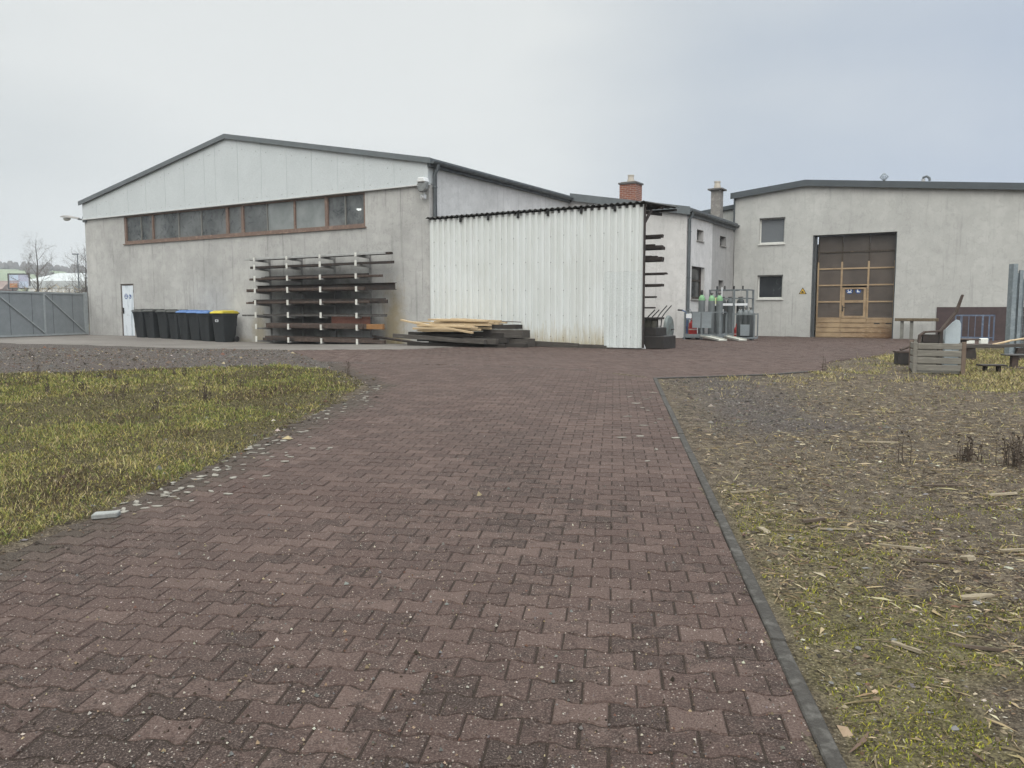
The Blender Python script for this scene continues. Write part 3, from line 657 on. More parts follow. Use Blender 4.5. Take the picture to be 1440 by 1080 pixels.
mb.prism([(-.18, sz(-.18) - .13), (2.91, sz(2.91) - .13), (2.91, sz(2.91) + .125), (-.18, sz(-.18) + .125)], -.17, -.122); mb.prism([(2.91, sz(2.91) - .13), (17.2, sz(17.2) - .13), (17.2, sz(17.2) + .125), (2.91, sz(2.91) + .125)], -.17, -.122)
mb.prism([(-2.3, 5.74), (-.18, 6.0), (-.18, 6.18), (-2.3, 5.92)], .6, 5.1)
mb.bb(-.05, -.003, -.1, .02, 4.9, sz(0) - .05)
mb.build('verge_trim', pm('dark_trim', (.06, .072, .08), (.048, .056, .063), 3, .5, bump=.05, spec=.5), sr)
# windows
WFR = pm('white_window_frame', (.6, .6, .57), (.5, .5, .47), 8, .5)
BLIND = pm('grey_blind', (.13, .14, .15), (.11, .12, .13), 20, .7, stretch=(1, 1, 6))
for W, pm_ in ((W1, BLIND), (W2, glassy('dark_pane_blue', (.010, .012, .015), (.03, .033, .036), 0, .08))):
    a, b, c_, d = W
    fr = MB().holed(a, b, c_, d, [(a + .06, b - .06, c_ + .07, d - .06)], .1, .17).build('window', WFR, shop, bevel=.004)
    MB().bb(a + .05, b - .05, .13, .14, c_ + .05, d - .05).build('pane', pm_, fr)
    MB().bb(a - .03, b + .03, -.05, .12, c_ - .05, c_ - .001).build('sill', WFR, fr)
    MB().bb(a, b, -.012, .1, d - .035, d - .001).build('lintel_trim', pm('dark_lintel', (.08, .08, .08)), fr)
# sectional door
q = NT('cream_door_paint'); v = q.co(); f1 = q.noise(1.4, 6, .6, v); f2 = q.noise(2, 6, .65, q.co((3, 3, 9)))
sx = q.n('ShaderNodeSeparateXYZ', {0: v}).outputs
rust = q.math('ADD', q.mr(f2, .35, .7, 0, .5), q.math('MULTIPLY', q.mr(sx[2], .35, 1.3, 1, 0), q.mr(sx[0], 4.0, 6.4, .25, .85)))
c = q.mix(q.mr(f1, .4, .65), (.33, .24, .145), (.21, .145, .085)); c = q.mix(q.mr(rust, .45, 1.0, 0, .9), c, (.115, .05, .02)); c = q.mix(q.mr(f2, .55, .75, 0, .4), c, (.5, .43, .3)); q.bump(f1, .1, .01); M_CREAM = q.fin(c, .6, 0, .35)
DTINT = glassy('brown_tinted_pane', (.042, .033, .027), (.075, .058, .046), 0, .35)
yb = .32; cols = [DX0 + .16, DX0 + .16 + .96, DX0 + .16 + 1.98, DX1 - .02]
zb, zp = .36, 1.17; zr = [zp + i * (DZ1 - .02 - zp) / 5 for i in range(6)]
door = MB()
door.bb(cols[0], cols[3], yb + .02, yb + .06, zb, zp)                     # solid bottom section
for k in range(4):
    z = zb + .02 + k * .2
    for i in range(3): door.bb(cols[i] + .015, cols[i + 1] - .015, yb, yb + .02, z + .015, z + .175)
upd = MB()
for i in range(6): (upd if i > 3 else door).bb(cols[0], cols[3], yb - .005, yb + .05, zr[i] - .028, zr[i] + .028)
for i in range(4):
    s = cols[i]; wv_ = .036 if i in (1, 2) else .03
    door.bb(s - wv_ + (.035 if i == 0 else 0) - (.035 if i == 3 else 0), s + wv_ + (.035 if i == 0 else 0) - (.035 if i == 3 else 0), yb - .004, yb + .049, zp + .036, zr[4] - .4)
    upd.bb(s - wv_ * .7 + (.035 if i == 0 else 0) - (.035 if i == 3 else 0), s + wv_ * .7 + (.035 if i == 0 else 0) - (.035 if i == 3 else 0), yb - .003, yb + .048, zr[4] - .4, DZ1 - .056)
od = door.build('sectional_door', M_CREAM, shop); tag(upd.build('upper_frame', pm('shade_and_dirt_frame_tint', (.075, .058, .042), (.05, .038, .028), 5, .7, c3=(.11, .085, .058)), od), 'dark upper bars with recess shade and dirt in the colour')  # upper bars coloured darker for the recess shade and dirt
mb = MB()
for i in range(3):
    for j in range(5):
        if i == 1 and j < 2: continue
        mb.add([(cols[i] + .03, yb + .03, zr[j] + .03), (cols[i + 1] - .03, yb + .03, zr[j] + .03), (cols[i + 1] - .03, yb + .03, zr[j + 1] - .03), (cols[i] + .03, yb + .03, zr[j + 1] - .03)], [(0, 1, 2, 3)])
mb.build('pane', DTINT, od)
mb = MB(); a, b = cols[1] + .05, cols[2] - .05; zt = zr[2] - .1
mb.holed(a, b, zp + .02, zt, [(a + .1, b - .1, zr[1] + .06, zt - .07), (a + .1, b - .1, zp + .1, zr[1] - .04)], yb - .03, yb + .02)
for k in range(4): mb.bb(a, b, yb - .02, yb, zb + .035 + k * .2, zb + .19 + k * .2)
wk = mb.build('wicket_door', M_CREAM, od)
MB().bb(a + .08, b - .08, yb + .005, yb + .012, zp + .08, zt - .05).build('pane', DTINT, wk)
MB().bb(a + .02, a + .06, yb - .045, yb - .03, 1.45, 1.7).tube([(a + .04, yb - .045, 1.62), (a + .04, yb - .1, 1.62), (a + .16, yb - .1, 1.62)], .014, 8).box((a + .04, yb - .05, 1.5), (.05, .03, .06)).build('handle', bpy.data.materials['black_plastic'], wk)
for a in (.28, .72): MB().bb(cols[2] + a, cols[2] + a + .21, yb - .012, yb - .0005, .95, .985).build('vent', bpy.data.materials['black_plastic'], od)
MB().bb(DX0 + .0, DX0 + .05, .05, .349, .33, DZ1 - .001).bb(DX0 + .05, DX0 + .12, .2, .36, .33, DZ1 - .001).bb(DX1 - .05, DX1, .1, .349, .33, DZ1 - .001).bb(DX0 + .05, DX1 - .05, .2, .349, DZ1 - .05, DZ1 - .001).build('door_rail', pm('rail_steel', (.11, .12, .125), (.08, .085, .09), 6, .5, metal=.4), od)
MB().bb(DX0, DX1, -.02, .5, .1, .35).build('threshold', M_CONC, od)
# plinth of dark brown tiles
q = NT('brown_plinth_tiles'); v = q.co(); f = q.noise(5, 6, .6, v)
bk = q.n('ShaderNodeTexBrick', {'Vector': q.n('ShaderNodeCombineXYZ', {0: q.n('ShaderNodeSeparateXYZ', {0: v}).outputs[0], 1: q.n('ShaderNodeSeparateXYZ', {0: v}).outputs[2]}).outputs[0], 'Color1': (.062, .042, .042, 1), 'Color2': (.05, .035, .036, 1), 'Mortar': (.045, .034, .034, 1), 'Scale': 1, 'Brick Width': .25, 'Row Height': .12, 'Mortar Size': .006})
c = q.mix(q.mr(f, .35, .7, 0, .5), bk.outputs[0], (.078, .056, .055)); M_PL = q.fin(c, .8)
MB().bb(7.95, 17.02, -.03, -.002, g0, 1.62).build('plinth', M_PL, shop)

round_sign('safety_sign', 'round blue safety sign with white head, left one in the workshop wicket door pane', 4.89 + cols[1] + .33, 15.52 + yb - .0, 2.3, .13, 'head')
round_sign('safety_sign', 'round blue safety sign with white boot, right one in the workshop wicket door pane', 4.89 + cols[1] + .66, 15.52 + yb - .0, 2.29, .11, 'boot')
ws = thing('warning_sign', 'small yellow and black triangular warning sign on the workshop wall beside the door', 'sign', wl(4.89 + 2.93, 15.519) + (2.30,), ANG)
BLK = pm('sign_black', (.015, .015, .015), (.02, .02, .02), 5, .5, bump=0); YEL = pm('sign_yellow', (.62, .40, .05), (.55, .35, .05), 5, .5, bump=0)
MB().prism([(-.16, -.12), (.16, -.12), (0, .16)], -.006, 0).build('plate', BLK, ws); yp = MB().prism([(-.12, -.097), (.12, -.097), (0, .113)], -.008, -.0062).build('face', YEL, ws)
MB().bb(-.055, .03, -.0095, -.0082, -.07, -.03).bb(.035, .045, -.0095, -.0082, -.075, .02).bb(.045, .07, -.0095, -.0082, -.078, -.066).bb(-.04, .01, -.0095, -.0082, -.03, .01).build('symbol', BLK, ws)

# roof fittings on the workshop
for s, t, lab, kind in ((10.6, 1.5, 'small dark ball-topped vent cowl on the workshop roof edge', 0), (12.05, 1.5, 'small pale bent vent pipe on the workshop roof edge', 1)):
    s2 = s - 4.89; z = sz(s2) + .1
    o = thing('roof_vent', lab, 'roof vent', wl(s, 15.52 + t) + (z,), ANG)
    if kind == 0:
        MB().lathe([(.1, -.02), (.09, .1), (.05, .12), (.05, .28)], 12).build('base', GREY_TRIM, o, smooth=True)
        mb = MB()
        for k in range(10):
            a = 2 * math.pi * k / 10; mb.tube([(.05 * math.cos(a), .05 * math.sin(a), .28), (.17 * math.cos(a), .17 * math.sin(a), .4), (.05 * math.cos(a + .5), .05 * math.sin(a + .5), .54)], .012, 5)
        mb.lathe([(.05, .53), (.02, .57)], 10).build('cowl', GALV, o)
    else:
        MB().lathe([(.1, -.02), (.1, .06), (.07, .07), (.07, .34)], 12).build('base', pm('pale_vent', (.4, .4, .4)), o, smooth=True); MB().tube([(0, 0, .3), (.0, 0, .4), (.12, 0, .44), (.22, 0, .36), (.24, 0, .25)], .05, 10).build('pipe_bend', PIPE, o, smooth=True)

# ------------------------------------------------------------------ lamps on the hall
sl_ = thing('street_lamp', 'grey street lamp head on a short arm at the hall\'s left corner', 'lamp', wl(-17.9, -.05) + (5.28,), ANG)
sl_.scale = (1.3, 1.2, 1.2)
MB().tube([(-.1, .0, .0), (-.25, 0, .015), (-.36, -.0, .03)], .03, 8).bb(-.1, .06, -.02, .03, -.1, .1).build('arm', PIPE, sl_)
mb = MB(); secs = [(-.3, .05, .05), (-.5, .075, .07), (-.8, .11, .09), (-1.1, .12, .09), (-1.28, .08, .05)]
vs = []; fs = []
for x, w_, h_ in secs:
    cz = .035 - x * .13 - .05
    for k in range(10): a = math.pi * k / 9; vs.append((x, w_ * math.cos(a), cz + h_ * math.sin(a)))
for i in range(4):
    for k in range(9): fs.append((i * 10 + k, i * 10 + k + 1, i * 10 + 11 + k, i * 10 + 10 + k))
    fs.append((i * 10, i * 10 + 10, i * 10 + 19, i * 10 + 9))
fs += [tuple(range(10)), tuple(range(40, 50))]
mb.add(vs, fs); mb.build('lamp_housing', pm('lamp_grey', (.26, .25, .24), (.2, .195, .19), 6), sl_, smooth=True)
MB().lathe([(.085, 0), (.08, -.05), (.05, -.09), (.01, -.1)], 14).build('lamp_bowl', pm('lamp_bowl_plastic', (.5, .5, .48), (.42, .42, .4), 5, .25), sl_, smooth=True).location = (-1.0, 0, .11)
bpy.data.objects['lamp_bowl'].scale = (2.2, 1, 1)
fl = thing('floodlight', 'white wall floodlight hung on the hall corner above the white fence', 'lamp', wl(-.05, -.075) + (5.2,), ANG)
MB().prism([(-.16, .1), (.16, .1), (.11, .24), (-.11, .24)], -.3, -.06).build('lamp_housing', pm('lamp_white_enamel', (.62, .63, .63), (.55, .56, .56), 5, .4), fl, bevel=.02)
MB().prism([(-.17, .095), (.17, .095), (.15, -.12), (.08, -.19), (-.08, -.19), (-.15, -.12)], -.28, -.09).build('lamp_glass', pm('lamp_glass_grey', (.2, .21, .205), (.14, .145, .145), 12, .2, spec=.6), fl, bevel=.03)
MB().bb(-.03, .03, -.1, .07, .0, .2).build('bracket', PIPE, fl)
MB().bb(-.15, -.01, -.12, .0, -.36, -.24).tube([(-.08, -.12, -.31), (-.08, -.17, -.33)], .05, 10).bb(-.1, -.06, -.02, .0, -.24, .0).build('motion_sensor', bpy.data.materials['lamp_white_enamel'], fl)

# ================================================================== WHEELIE BINS along the hall wall
BINM = pm('bin_plastic', (.014, .017, .019), (.021, .024, .026), 4, .55, bump=.1, bs=150, spec=.4)
def lidmat(n, c): return pm(n, c, tuple(x * .75 for x in c), 3, .5, bump=.05)
LIDS = {'black': lidmat('lid_black', (.06, .062, .058)), 'blue': lidmat('lid_blue', (.10, .19, .40)), 'yellow': lidmat('lid_yellow', (.55, .45, .05))}
BLACKP = bpy.data.materials['black_plastic']
def make_bin():
    o = thing('wheelie_bin', '', 'wheelie bin', (0, 0, 0), ANG, 'wheelie bins lined up along the hall wall')
    mb = MB(); lv = [(.0, .22, -.26, .20), (.08, .23, -.27, .24), (.6, .262, -.31, .30), (.92, .278, -.34, .33), (.925, .292, -.355, .345), (.985, .292, -.358, .348), (.985, .27, -.33, .325)]
    vs = []; fs = []
    for z, hx, yf, yb_ in lv:
        r = .045
        for cx, cy, a0 in ((hx - r, yb_ - r, 0), (-hx + r, yb_ - r, 90), (-hx + r, yf + r, 180), (hx - r, yf + r, 270)):
            for a in (0, 45, 90): vs.append((cx + r * math.cos(R(a0 + a)), cy + r * math.sin(R(a0 + a)), z))
    for i in range(len(lv) - 1):
        for k in range(12): fs.append((i * 12 + k, i * 12 + (k + 1) % 12, i * 12 + 12 + (k + 1) % 12, i * 12 + 12 + k))
    fs.append(tuple(range(11, -1, -1))); fs.append(tuple(range(len(vs) - 12, len(vs)))); mb.add(vs, fs)
    mb.bb(-.1, .1, -.352, -.32, .80, .84)
    for x in (-.19, .19): mb.bb(x - .012, x + .012, .2, .345, .55, .92)
    mb.build('body', BINM, o, smooth=True)
    mb = MB(); prof = [(-.385, .99), (-.37, 1.035), (-.30, 1.06), (.0, 1.085), (.28, 1.075), (.35, 1.03), (.35, .99)]
    mb.prism(prof, -.298, .298, 'x')
    for x in (-.17, .17): mb.prism([(-.33, 1.054), (-.28, 1.085), (.2, 1.10), (.27, 1.074)], x - .045, x + .045, 'x')
    mb.bb(-.13, .13, -.42, -.37, .99, 1.015)
    mb.build('lid', LIDS['black'], o, bevel=.008)
    mb = MB().tube([(-.25, .35, .97), (-.25, .42, 1.0), (.25, .42, 1.0), (.25, .35, .97)], .016, 8); mb.build('handle', BINM, o)
    for x in (-.25, .25):
        mb = MB(); mb.prism([(.27 + .1 * math.cos(2 * math.pi * k / 18), .1 + .1 * math.sin(2 * math.pi * k / 18)) for k in range(18)], x - .025, x + .025, 'x'); mb.build('wheel', BLACKP, o, bevel=.01)
    return o
b0 = make_bin()
bin_s = [-13.55, -12.93, -12.15, -11.51, -10.93, -10.35, -9.75, -8.96]; kinds = ['black'] * 4 + ['blue'] * 3 + ['yellow']
blab = ['black bin with dark lid nearest the white steel door, first in the row', 'black bin with dark lid second from the white steel door', 'black bin with dark lid third from the white steel door', 'black bin with dark lid beside the first blue-lidded bin',
        'black bin with blue lid beside the dark-lidded bins', 'black bin with blue lid between two other blue-lidded bins', 'black bin with blue lid next to the yellow-lidded bin', 'black bin with yellow lid and white sticker at the end of the row']
for i, s in enumerate(bin_s):
    o = b0 if i == 0 else dup(b0); x, y = wl(s + .3, -.60 + random.uniform(-.03, .03)); o.location = (x, y, Gz(x, y) + .004); o.rotation_euler.z = ANG + random.uniform(-.05, .05)
    o['label'] = blab[i]
    if i == 7: o.scale = (1.12, 1.0, 1.02)
    if kinds[i] != 'black':
        ld = [c for c in kids(o) if c.name.startswith('lid')][0]; ld.data = ld.data.copy(); ld.data.materials[0] = LIDS[kinds[i]]
    if i == 7: st = MB().bb(-.08, .06, -.345, -.339, .70, .78).build('sticker', WHITE_SIGN, o); MB().bb(-.05, .0, -.347, -.3455, .715, .765).bb(.012, .035, -.347, -.3455, .715, .765).build('print', BLK, st)

# ================================================================== CANTILEVER RACK with steel stock on the hall wall
RUSTDARK = pm('dark_rusty_steel', (.045, .033, .028), (.028, .024, .022), 7, .75, bump=.3, c3=(.075, .05, .038))
RUST = pm('brown_rusty_steel', (.085, .059, .047), (.052, .038, .032), 6, .8, bump=.3, c3=(.125, .09, .073))
RUSTRED = pm('red_primed_steel', (.135, .058, .042), (.10, .042, .032), 5, .8, bump=.2)
MILL = pm('grey_mill_steel', (.11, .105, .10), (.07, .066, .062), 6, .55, bump=.1, metal=.4, c3=(.16, .155, .15))
PALESTEEL = pm('pale_steel', (.42, .42, .41), (.32, .32, .31), 6, .4, bump=.05, metal=.3)
ORANGEW = pm('orange_timber', (.27, .14, .055), (.2, .10, .04), 7, .8, stretch=(1, 6, 6))
RACKP = pm('rack_post_paint', (.24, .24, .23), (.16, .155, .15), 8, .6)
TIP = pm('white_tip_paint', (.62, .62, .58), (.5, .49, .45), 9, .6)
rack = thing('storage_rack', 'steel cantilever rack with white arm tips full of rusty bars on the hall wall', 'rack', wl(0, 0) + (0,), ANG)
PS = [-6.96, -5.40, -3.90, -2.36]; LZ = [.47, .91, 1.30, 1.72, 2.13, 2.53, 2.93, 3.22]
for s in PS:
    gz = lg(s, -.1); p = MB().bb(s - .02, s + .02, -.06, -.004, gz - .01, 3.33).bb(s - .09, s + .09, -.11, -.003, gz - .01, gz + .015).build('post', RACKP, rack)
    for k, z in enumerate(LZ):
        ss = s + random.uniform(-.006, .006); a = MB().prism([(-.7, z - .06), (-.06, z - .09), (-.06, z - .015), (-.7, z - .015)], ss - .03, ss + .03, 'x').build('arm', RACKP, p)
        MB().bb(ss - .036, ss + .036, -.725, -.701, z - .06, z + (.12 if k < 7 else .05) + random.uniform(-.015, .015)).build('arm_tip', TIP, p)
ORD = ['bottom', 'second', 'third', 'fourth', 'fifth', 'sixth', 'seventh', 'top']
stock = {0: [('plate', -6.75, -1.9, -.35, .30, .10, RUST), ('bar', -6.8, -2.05, -.56, .09, .08, RUSTDARK), ('bar', -6.9, -3.0, -.16, .12, .12, RUSTDARK), ('bar', -5.2, -1.3, -.60, .07, .07, RUST)],
         1: [('beam', -6.8, -1.62, -.32, .22, .10, RUSTDARK), ('bar', -6.75, -2.0, -.56, .14, .12, RUST), ('timber', -2.0, -1.35, -.62, .10, .10, ORANGEW), ('plate', -3.65, -2.0, -.48, .02, .26, RUSTRED)],
         2: [('bar', -7.75, -1.25, -.6, .05, .035, MILL), ('bar', -7.0, -1.15, -.4, .10, .05, RUSTDARK), ('bar', -6.6, -2.2, -.2, .16, .06, RUSTDARK)],
         3: [('bar', -7.7, -1.6, -.58, .08, .05, RUST), ('bar', -7.4, -1.25, -.42, .12, .10, RUSTDARK), ('bar', -6.7, -2.6, -.2, .18, .08, RUSTDARK)],
         4: [('bar', -7.72, -1.95, -.58, .10, .08, RUST), ('beam', -7.2, -1.05, -.38, .14, .14, RUSTDARK), ('bar', -6.8, -2.5, -.18, .14, .07, RUSTDARK)],
         5: [('bar', -7.6, -1.3, -.55, .10, .05, RUST), ('bar', -7.0, -2.15, -.36, .14, .09, RUSTDARK), ('bar', -6.5, -2.4, -.18, .12, .05, RUSTDARK)],
         6: [('bar', -7.35, -1.0, -.52, .07, .05, RUSTDARK), ('bar', -7.15, -3.2, -.36, .12, .07, RUSTDARK)],
         7: [('bar', -7.5, -1.25, -.62, .035, .045, PALESTEEL), ('bar', -7.4, -1.1, -.5, .06, .04, RUSTDARK), ('bar', -7.3, -1.15, -.36, .12, .05, RUSTDARK)]}
desc = {RUST.name: 'brown rusty', RUSTDARK.name: 'dark rusty', RUSTRED.name: 'reddish', MILL.name: 'grey', PALESTEEL.name: 'pale', ORANGEW.name: 'orange'}
for lv, lst in stock.items():
    for i, (kind, a, b, t, w_, h_, m) in enumerate(lst):
        L_ = b - a; nm = {'bar': 'steel_bar', 'beam': 'steel_beam', 'plate': 'steel_plate', 'timber': 'timber_block'}[kind]
        mb = MB(); h_ *= 1.6; w_ *= 1.15
        if kind == 'beam': mb.prism([(-w_ / 2, 0), (w_ / 2, 0), (w_ / 2, .015), (.01, .02), (.01, h_ - .02), (w_ / 2, h_ - .015), (w_ / 2, h_), (-w_ / 2, h_), (-w_ / 2, h_ - .015), (-.01, h_ - .02), (-.01, .02), (-w_ / 2, .015)], 0, L_, 'x')
        elif kind == 'bar' and w_ > .09:
            n_ = max(2, int(w_ / .05)); wd = w_ / n_
            for k in range(n_): e0, e1 = random.uniform(0, .25), random.uniform(0, .35); mb.bb(e0, L_ - e1, -w_ / 2 + k * wd, -w_ / 2 + (k + .86) * wd, 0, h_ * random.uniform(.65, 1))
            mb.bb(.3, L_ - .4, -w_ / 2, w_ / 2, 0, h_ * .4)
        else: mb.prism([(-w_ / 2, 0), (w_ / 2, 0), (w_ / 2, h_), (-w_ / 2, h_)], 0, L_, 'x')
        pos = ['at the front', 'in the middle', 'at the back', 'at the right end'][i] if kind == 'bar' else {'beam': 'lying', 'plate': 'lying', 'timber': 'lying'}[kind]
        lab = f'{desc[m.name]} {nm.replace("_", " ")} {pos} on the {ORD[lv]} shelf up of the wall rack' if lv not in (0, 7) else f'{desc[m.name]} {nm.replace("_", " ")} {pos} on the {ORD[lv]} shelf of the wall rack'
        x, y = wl(a, t); o = mb.build(nm, m, None, bevel=.004 if kind != 'timber' else .008, loc=(x, y, LZ[lv] - .014), rz=ANG + random.uniform(-.004, .004))
        tag(o, lab, {'bar': 'steel bar', 'beam': 'steel beam', 'plate': 'steel plate', 'timber': 'timber'}[kind], 'steel stock on the wall rack')
x, y = wl(-1.95, -.45); o = MB().tube([(0, 0, .24), (2.1, .0, .035)], .035, 8).tube([(.1, .08, .2), (1.9, .1, .03)], .025, 8).build('rusty_pipe', RUSTDARK, loc=(x, y, lg(-1, -.4)), rz=ANG); tag(o, 'dark rusty pipe leaning down to the ground at the right end of the wall rack', 'pipe')

# ================================================================== WHITE CORRUGATED SHELTER
q = NT('white_painted_sheet'); v = q.co(); b1 = q.noise(1.1, 6, .6, q.co((1.5, 1.5, .6))); b2 = q.noise(2.5, 8, .7, q.co((6, 6, .8))); fs_ = q.noise(40, 4, .6, v)
sx = q.n('ShaderNodeSeparateXYZ', {0: v}).outputs
c = q.mix(q.mr(b1, .35, .65), (.58, .605, .60), (.53, .55, .535)); c = q.mix(q.mr(b2, .55, .8, 0, .45), c, (.44, .43, .38))
low = q.math('ADD', q.mr(sx[2], .5, 1.4, .85, 0), q.mr(b2, .3, .7, -.3, .3)); c = q.mix(q.mr(low, .3, .9, 0, .85), c, (.36, .30, .185))
c = q.mix(q.mr(fs_, .68, .74, 0, .5), c, (.25, .2, .14)); q.bump(b1, .15, .02); M_SHEET = q.fin(c, .5, 0, .4)
M_SHEET2 = pm('newer_white_sheet', (.575, .605, .60), (.535, .56, .55), 1.2, .45, bump=.05)
sh = thing('storage_shelter', 'lean-to shelter with white corrugated sheet front and dark wavy roof beside the hall', 'shelter', (KX, KY, 0), ANG)
def trap_sheet(s0, s1, z0, z1, t):
    mb = MB(); xs = []; s = s0
    pr = [(0, 0), (.07, 0), (.085, -.05), (.165, -.05), (.18, 0)]
    while s < s1:
        for dx, dt in pr:
            if s + dx <= s1: xs.append((s + dx, t + dt))
        s += .2
    xs.append((s1, t))
    vs = [(x, y, z0) for x, y in xs] + [(x, y, z1) for x, y in xs] + [(x, y + .004, z0) for x, y in xs] + [(x, y + .004, z1) for x, y in xs]; n = len(xs)
    fs = []
    for i in range(n - 1):
        fs += [(i, i + 1, n + i + 1, n + i), (2 * n + i + 1, 2 * n + i, 3 * n + i, 3 * n + i + 1), (i + 1, i, 2 * n + i, 2 * n + i + 1), (n + i, n + i + 1, 3 * n + i + 1, 3 * n + i)]
    fs += [(0, n, 3 * n, 2 * n), (n - 1, 3 * n - 1, 4 * n - 1, 2 * n - 1)]
    return mb.add(vs, fs)
trap_sheet(.03, 5.83, .56, 4.2, -.04).build('sheet_wall', M_SHEET, sh)
trap_sheet(5.83, 6.94, 2.505, 4.2, -.04).build('sheet_wall', M_SHEET, sh)
lo = trap_sheet(5.83, 6.94, .49, 2.5, -.043).build('sheet_wall', M_SHEET2, sh); tag(lo, 'cleaner white lower patch sheet at the right end')
SCR = []
rs = random.Random(2)
for z in (.75, 1.35, 2.05, 2.8, 3.5):
    s = .1
    while s < 6.9: SCR.append((s + .125, -.094, z + rs.uniform(-.03, .03))); s += .4
screws(sh, SCR)
mb = MB(); mb.bb(.03, 6.94, .0, .05, 4.05, 4.15).bb(.03, 6.94, .0, .05, 2.2, 2.3).bb(.03, 6.94, .0, .05, .8, .9).bb(6.941, 6.95, -.09, .04, .5, 4.2); mb.build('wall_rail', RUSTDARK, sh)
for s in (.4, 2.6, 4.7, 5.9):
    for t in (.12, 2.2): MB().bb(s - .05, s + .05, t - .05, t + .05, lg(s, t) - .01, 4.16 if t < 1 else 4.26).build('post', RACKP, sh)
mb = MB(); N_ = 14; wl_ = .177; xs = np.arange(-.04, 7.02, wl_ / 12)
vs = []; fs = []
for layer in (0, -.012):
    for (t, z) in ((-.16, 4.265), (2.4, 4.40)):
        for x_ in xs: vs.append((x_, t, z + .021 * math.sin(2 * math.pi * x_ / wl_) + layer))
n = len(xs)
for i in range(n - 1): fs += [(i, i + 1, n + i + 1, n + i), (2 * n + i + 1, 2 * n + i, 3 * n + i, 3 * n + i + 1), (i, 2 * n + i, 2 * n + i + 1, i + 1), (n + i + 1, 3 * n + i + 1, 3 * n + i, n + i)]
fs += [(0, n, 3 * n, 2 * n), (n - 1, 3 * n - 1, 4 * n - 1, 2 * n - 1)]
mb.add(vs, fs); mb.build('roof', pm('dark_fibre_cement', (.06, .06, .058), (.035, .034, .032), 5, .9, c3=(.10, .098, .09)), sh, smooth=True)
mb = MB()
for t, z in ((-.01, 4.2), (1.1, 4.27), (2.25, 4.33)): mb.bb(.02, 6.98, t - .03, t + .03, z - .06, z)
for s in (.4, 2.6, 4.7, 6.5): mb.prism([(.05, 4.05), (2.3, 4.17), (2.3, 4.25), (.05, 4.14)], s - .03, s + .03, 'x')
mb.prism([(.05, 3.75), (.14, 3.75), (.6, 4.12), (.5, 4.14)], 6.87, 6.92, 'x')
mb.build('roof_purlin', RUSTDARK, sh)
for s in (1.21, 2.18, 3.18, 4.14, 5.16, 6.14): MB().bb(s - .035, s + .035, -.13, -.0945, 4.07, 4.225).build('roof_hook', bpy.data.materials['sign_black'], sh)
ZL = [1.53, 1.82, 2.12, 2.44, 2.80, 3.12, 3.42]
for s in (.6, 2.7, 4.5, 5.8):
    p = MB().bb(s - .05, s + .05, 1.45, 1.55, lg(s, 1.5) - .01, 4.22).build('post', RACKP, sh)
    for z in ZL: MB().bb(s - .03, s + .03, .45, 1.45, z - .07, z - .002).build('arm', RACKP, p)
spec = [(.05, 1), (.05, 1), (.085, 1), (.055, 2), (.115, 2), (.105, 3), (.08, 3)]
ends = [7.0, 7.04, 7.22, 7.32, 7.22, 7.2, 7.2]
for lv, z in enumerate(ZL):
    h_, n_ = spec[lv]
    for k in range(3):
        e = ends[lv] - .0 - k * random.uniform(.08, .16); hh = h_ * random.uniform(.6, 1.0) if k else h_ * .7; wd = random.uniform(.1, .18)
        mb = MB().bb(0, e - .3, -wd / 2, wd / 2, 0, hh)
        if h_ > .09: mb.bb(.5, e - .3 - random.uniform(.15, .3), -wd / 2 + .01, wd / 2 - .01, hh, hh + h_ * .35)
        x, y = wl(.3, .62 + k * .28); o = mb.build('steel_beam', bpy.data.materials['dark_rusty_steel'], loc=(x, y, z), rz=ANG)
        tag(o, f'dark steel stock sticking out behind the white sheet wall, {["lowest", "second", "third", "fourth", "fifth", "sixth", "topmost"][lv]} level', 'steel beam', f'steel stock in the shelter, {["lowest", "second", "third", "fourth", "fifth", "sixth", "topmost"][lv]} level')

# ================================================================== TIMBER PILE before the white sheet wall
PINE = pm('fresh_pine', (.50, .385, .245), (.38, .28, .165), 4, .8, bump=.3, c3=(.58, .47, .32), stretch=(.6, 8, 8))
OLDW = pm('weathered_timber', (.085, .075, .066), (.05, .044, .039), 4, .9, bump=.5, c3=(.13, .118, .105), stretch=(.5, 8, 8))
BLACKW = pm('dark_wet_timber', (.028, .024, .021), (.042, .037, .033), 5, .85, bump=.4, stretch=(.5, 8, 8))
def plank(mat, s, t, z, L_, w_, h_, yaw, tilt, label, group=None, nm='plank', cat='plank'):
    x, y = wl(s + (.28 if group and 'pile' in group or label.startswith('thin pale batten') else 0), t); mb = MB()
    vs = []; n_ = 5
    for i in range(n_):
        u = (i / (n_ - 1) - .5) * L_; bow = random.uniform(-.008, .008)
        for a, b in ((-1, -1), (1, -1), (1, 1), (-1, 1)): vs.append((u, a * w_ / 2 + bow, b * h_ / 2 + bow))
    fs = [(3, 2, 1, 0), tuple(range(4 * n_ - 4, 4 * n_))]
    for i in range(n_ - 1):
        for k in range(4): fs.append((i * 4 + k, i * 4 + (k + 1) % 4, i * 4 + 4 + (k + 1) % 4, i * 4 + 4 + k))
    mb.add(vs, fs); o = mb.build(nm, mat, bevel=.004, loc=(x, y, z)); o.rotation_euler = (random.uniform(-.05, .05), tilt, ANG + yaw)
    return tag(o, label, cat, group)
g_ = lg(1.6, -.9)
PG = 'planks and beams of the timber pile'
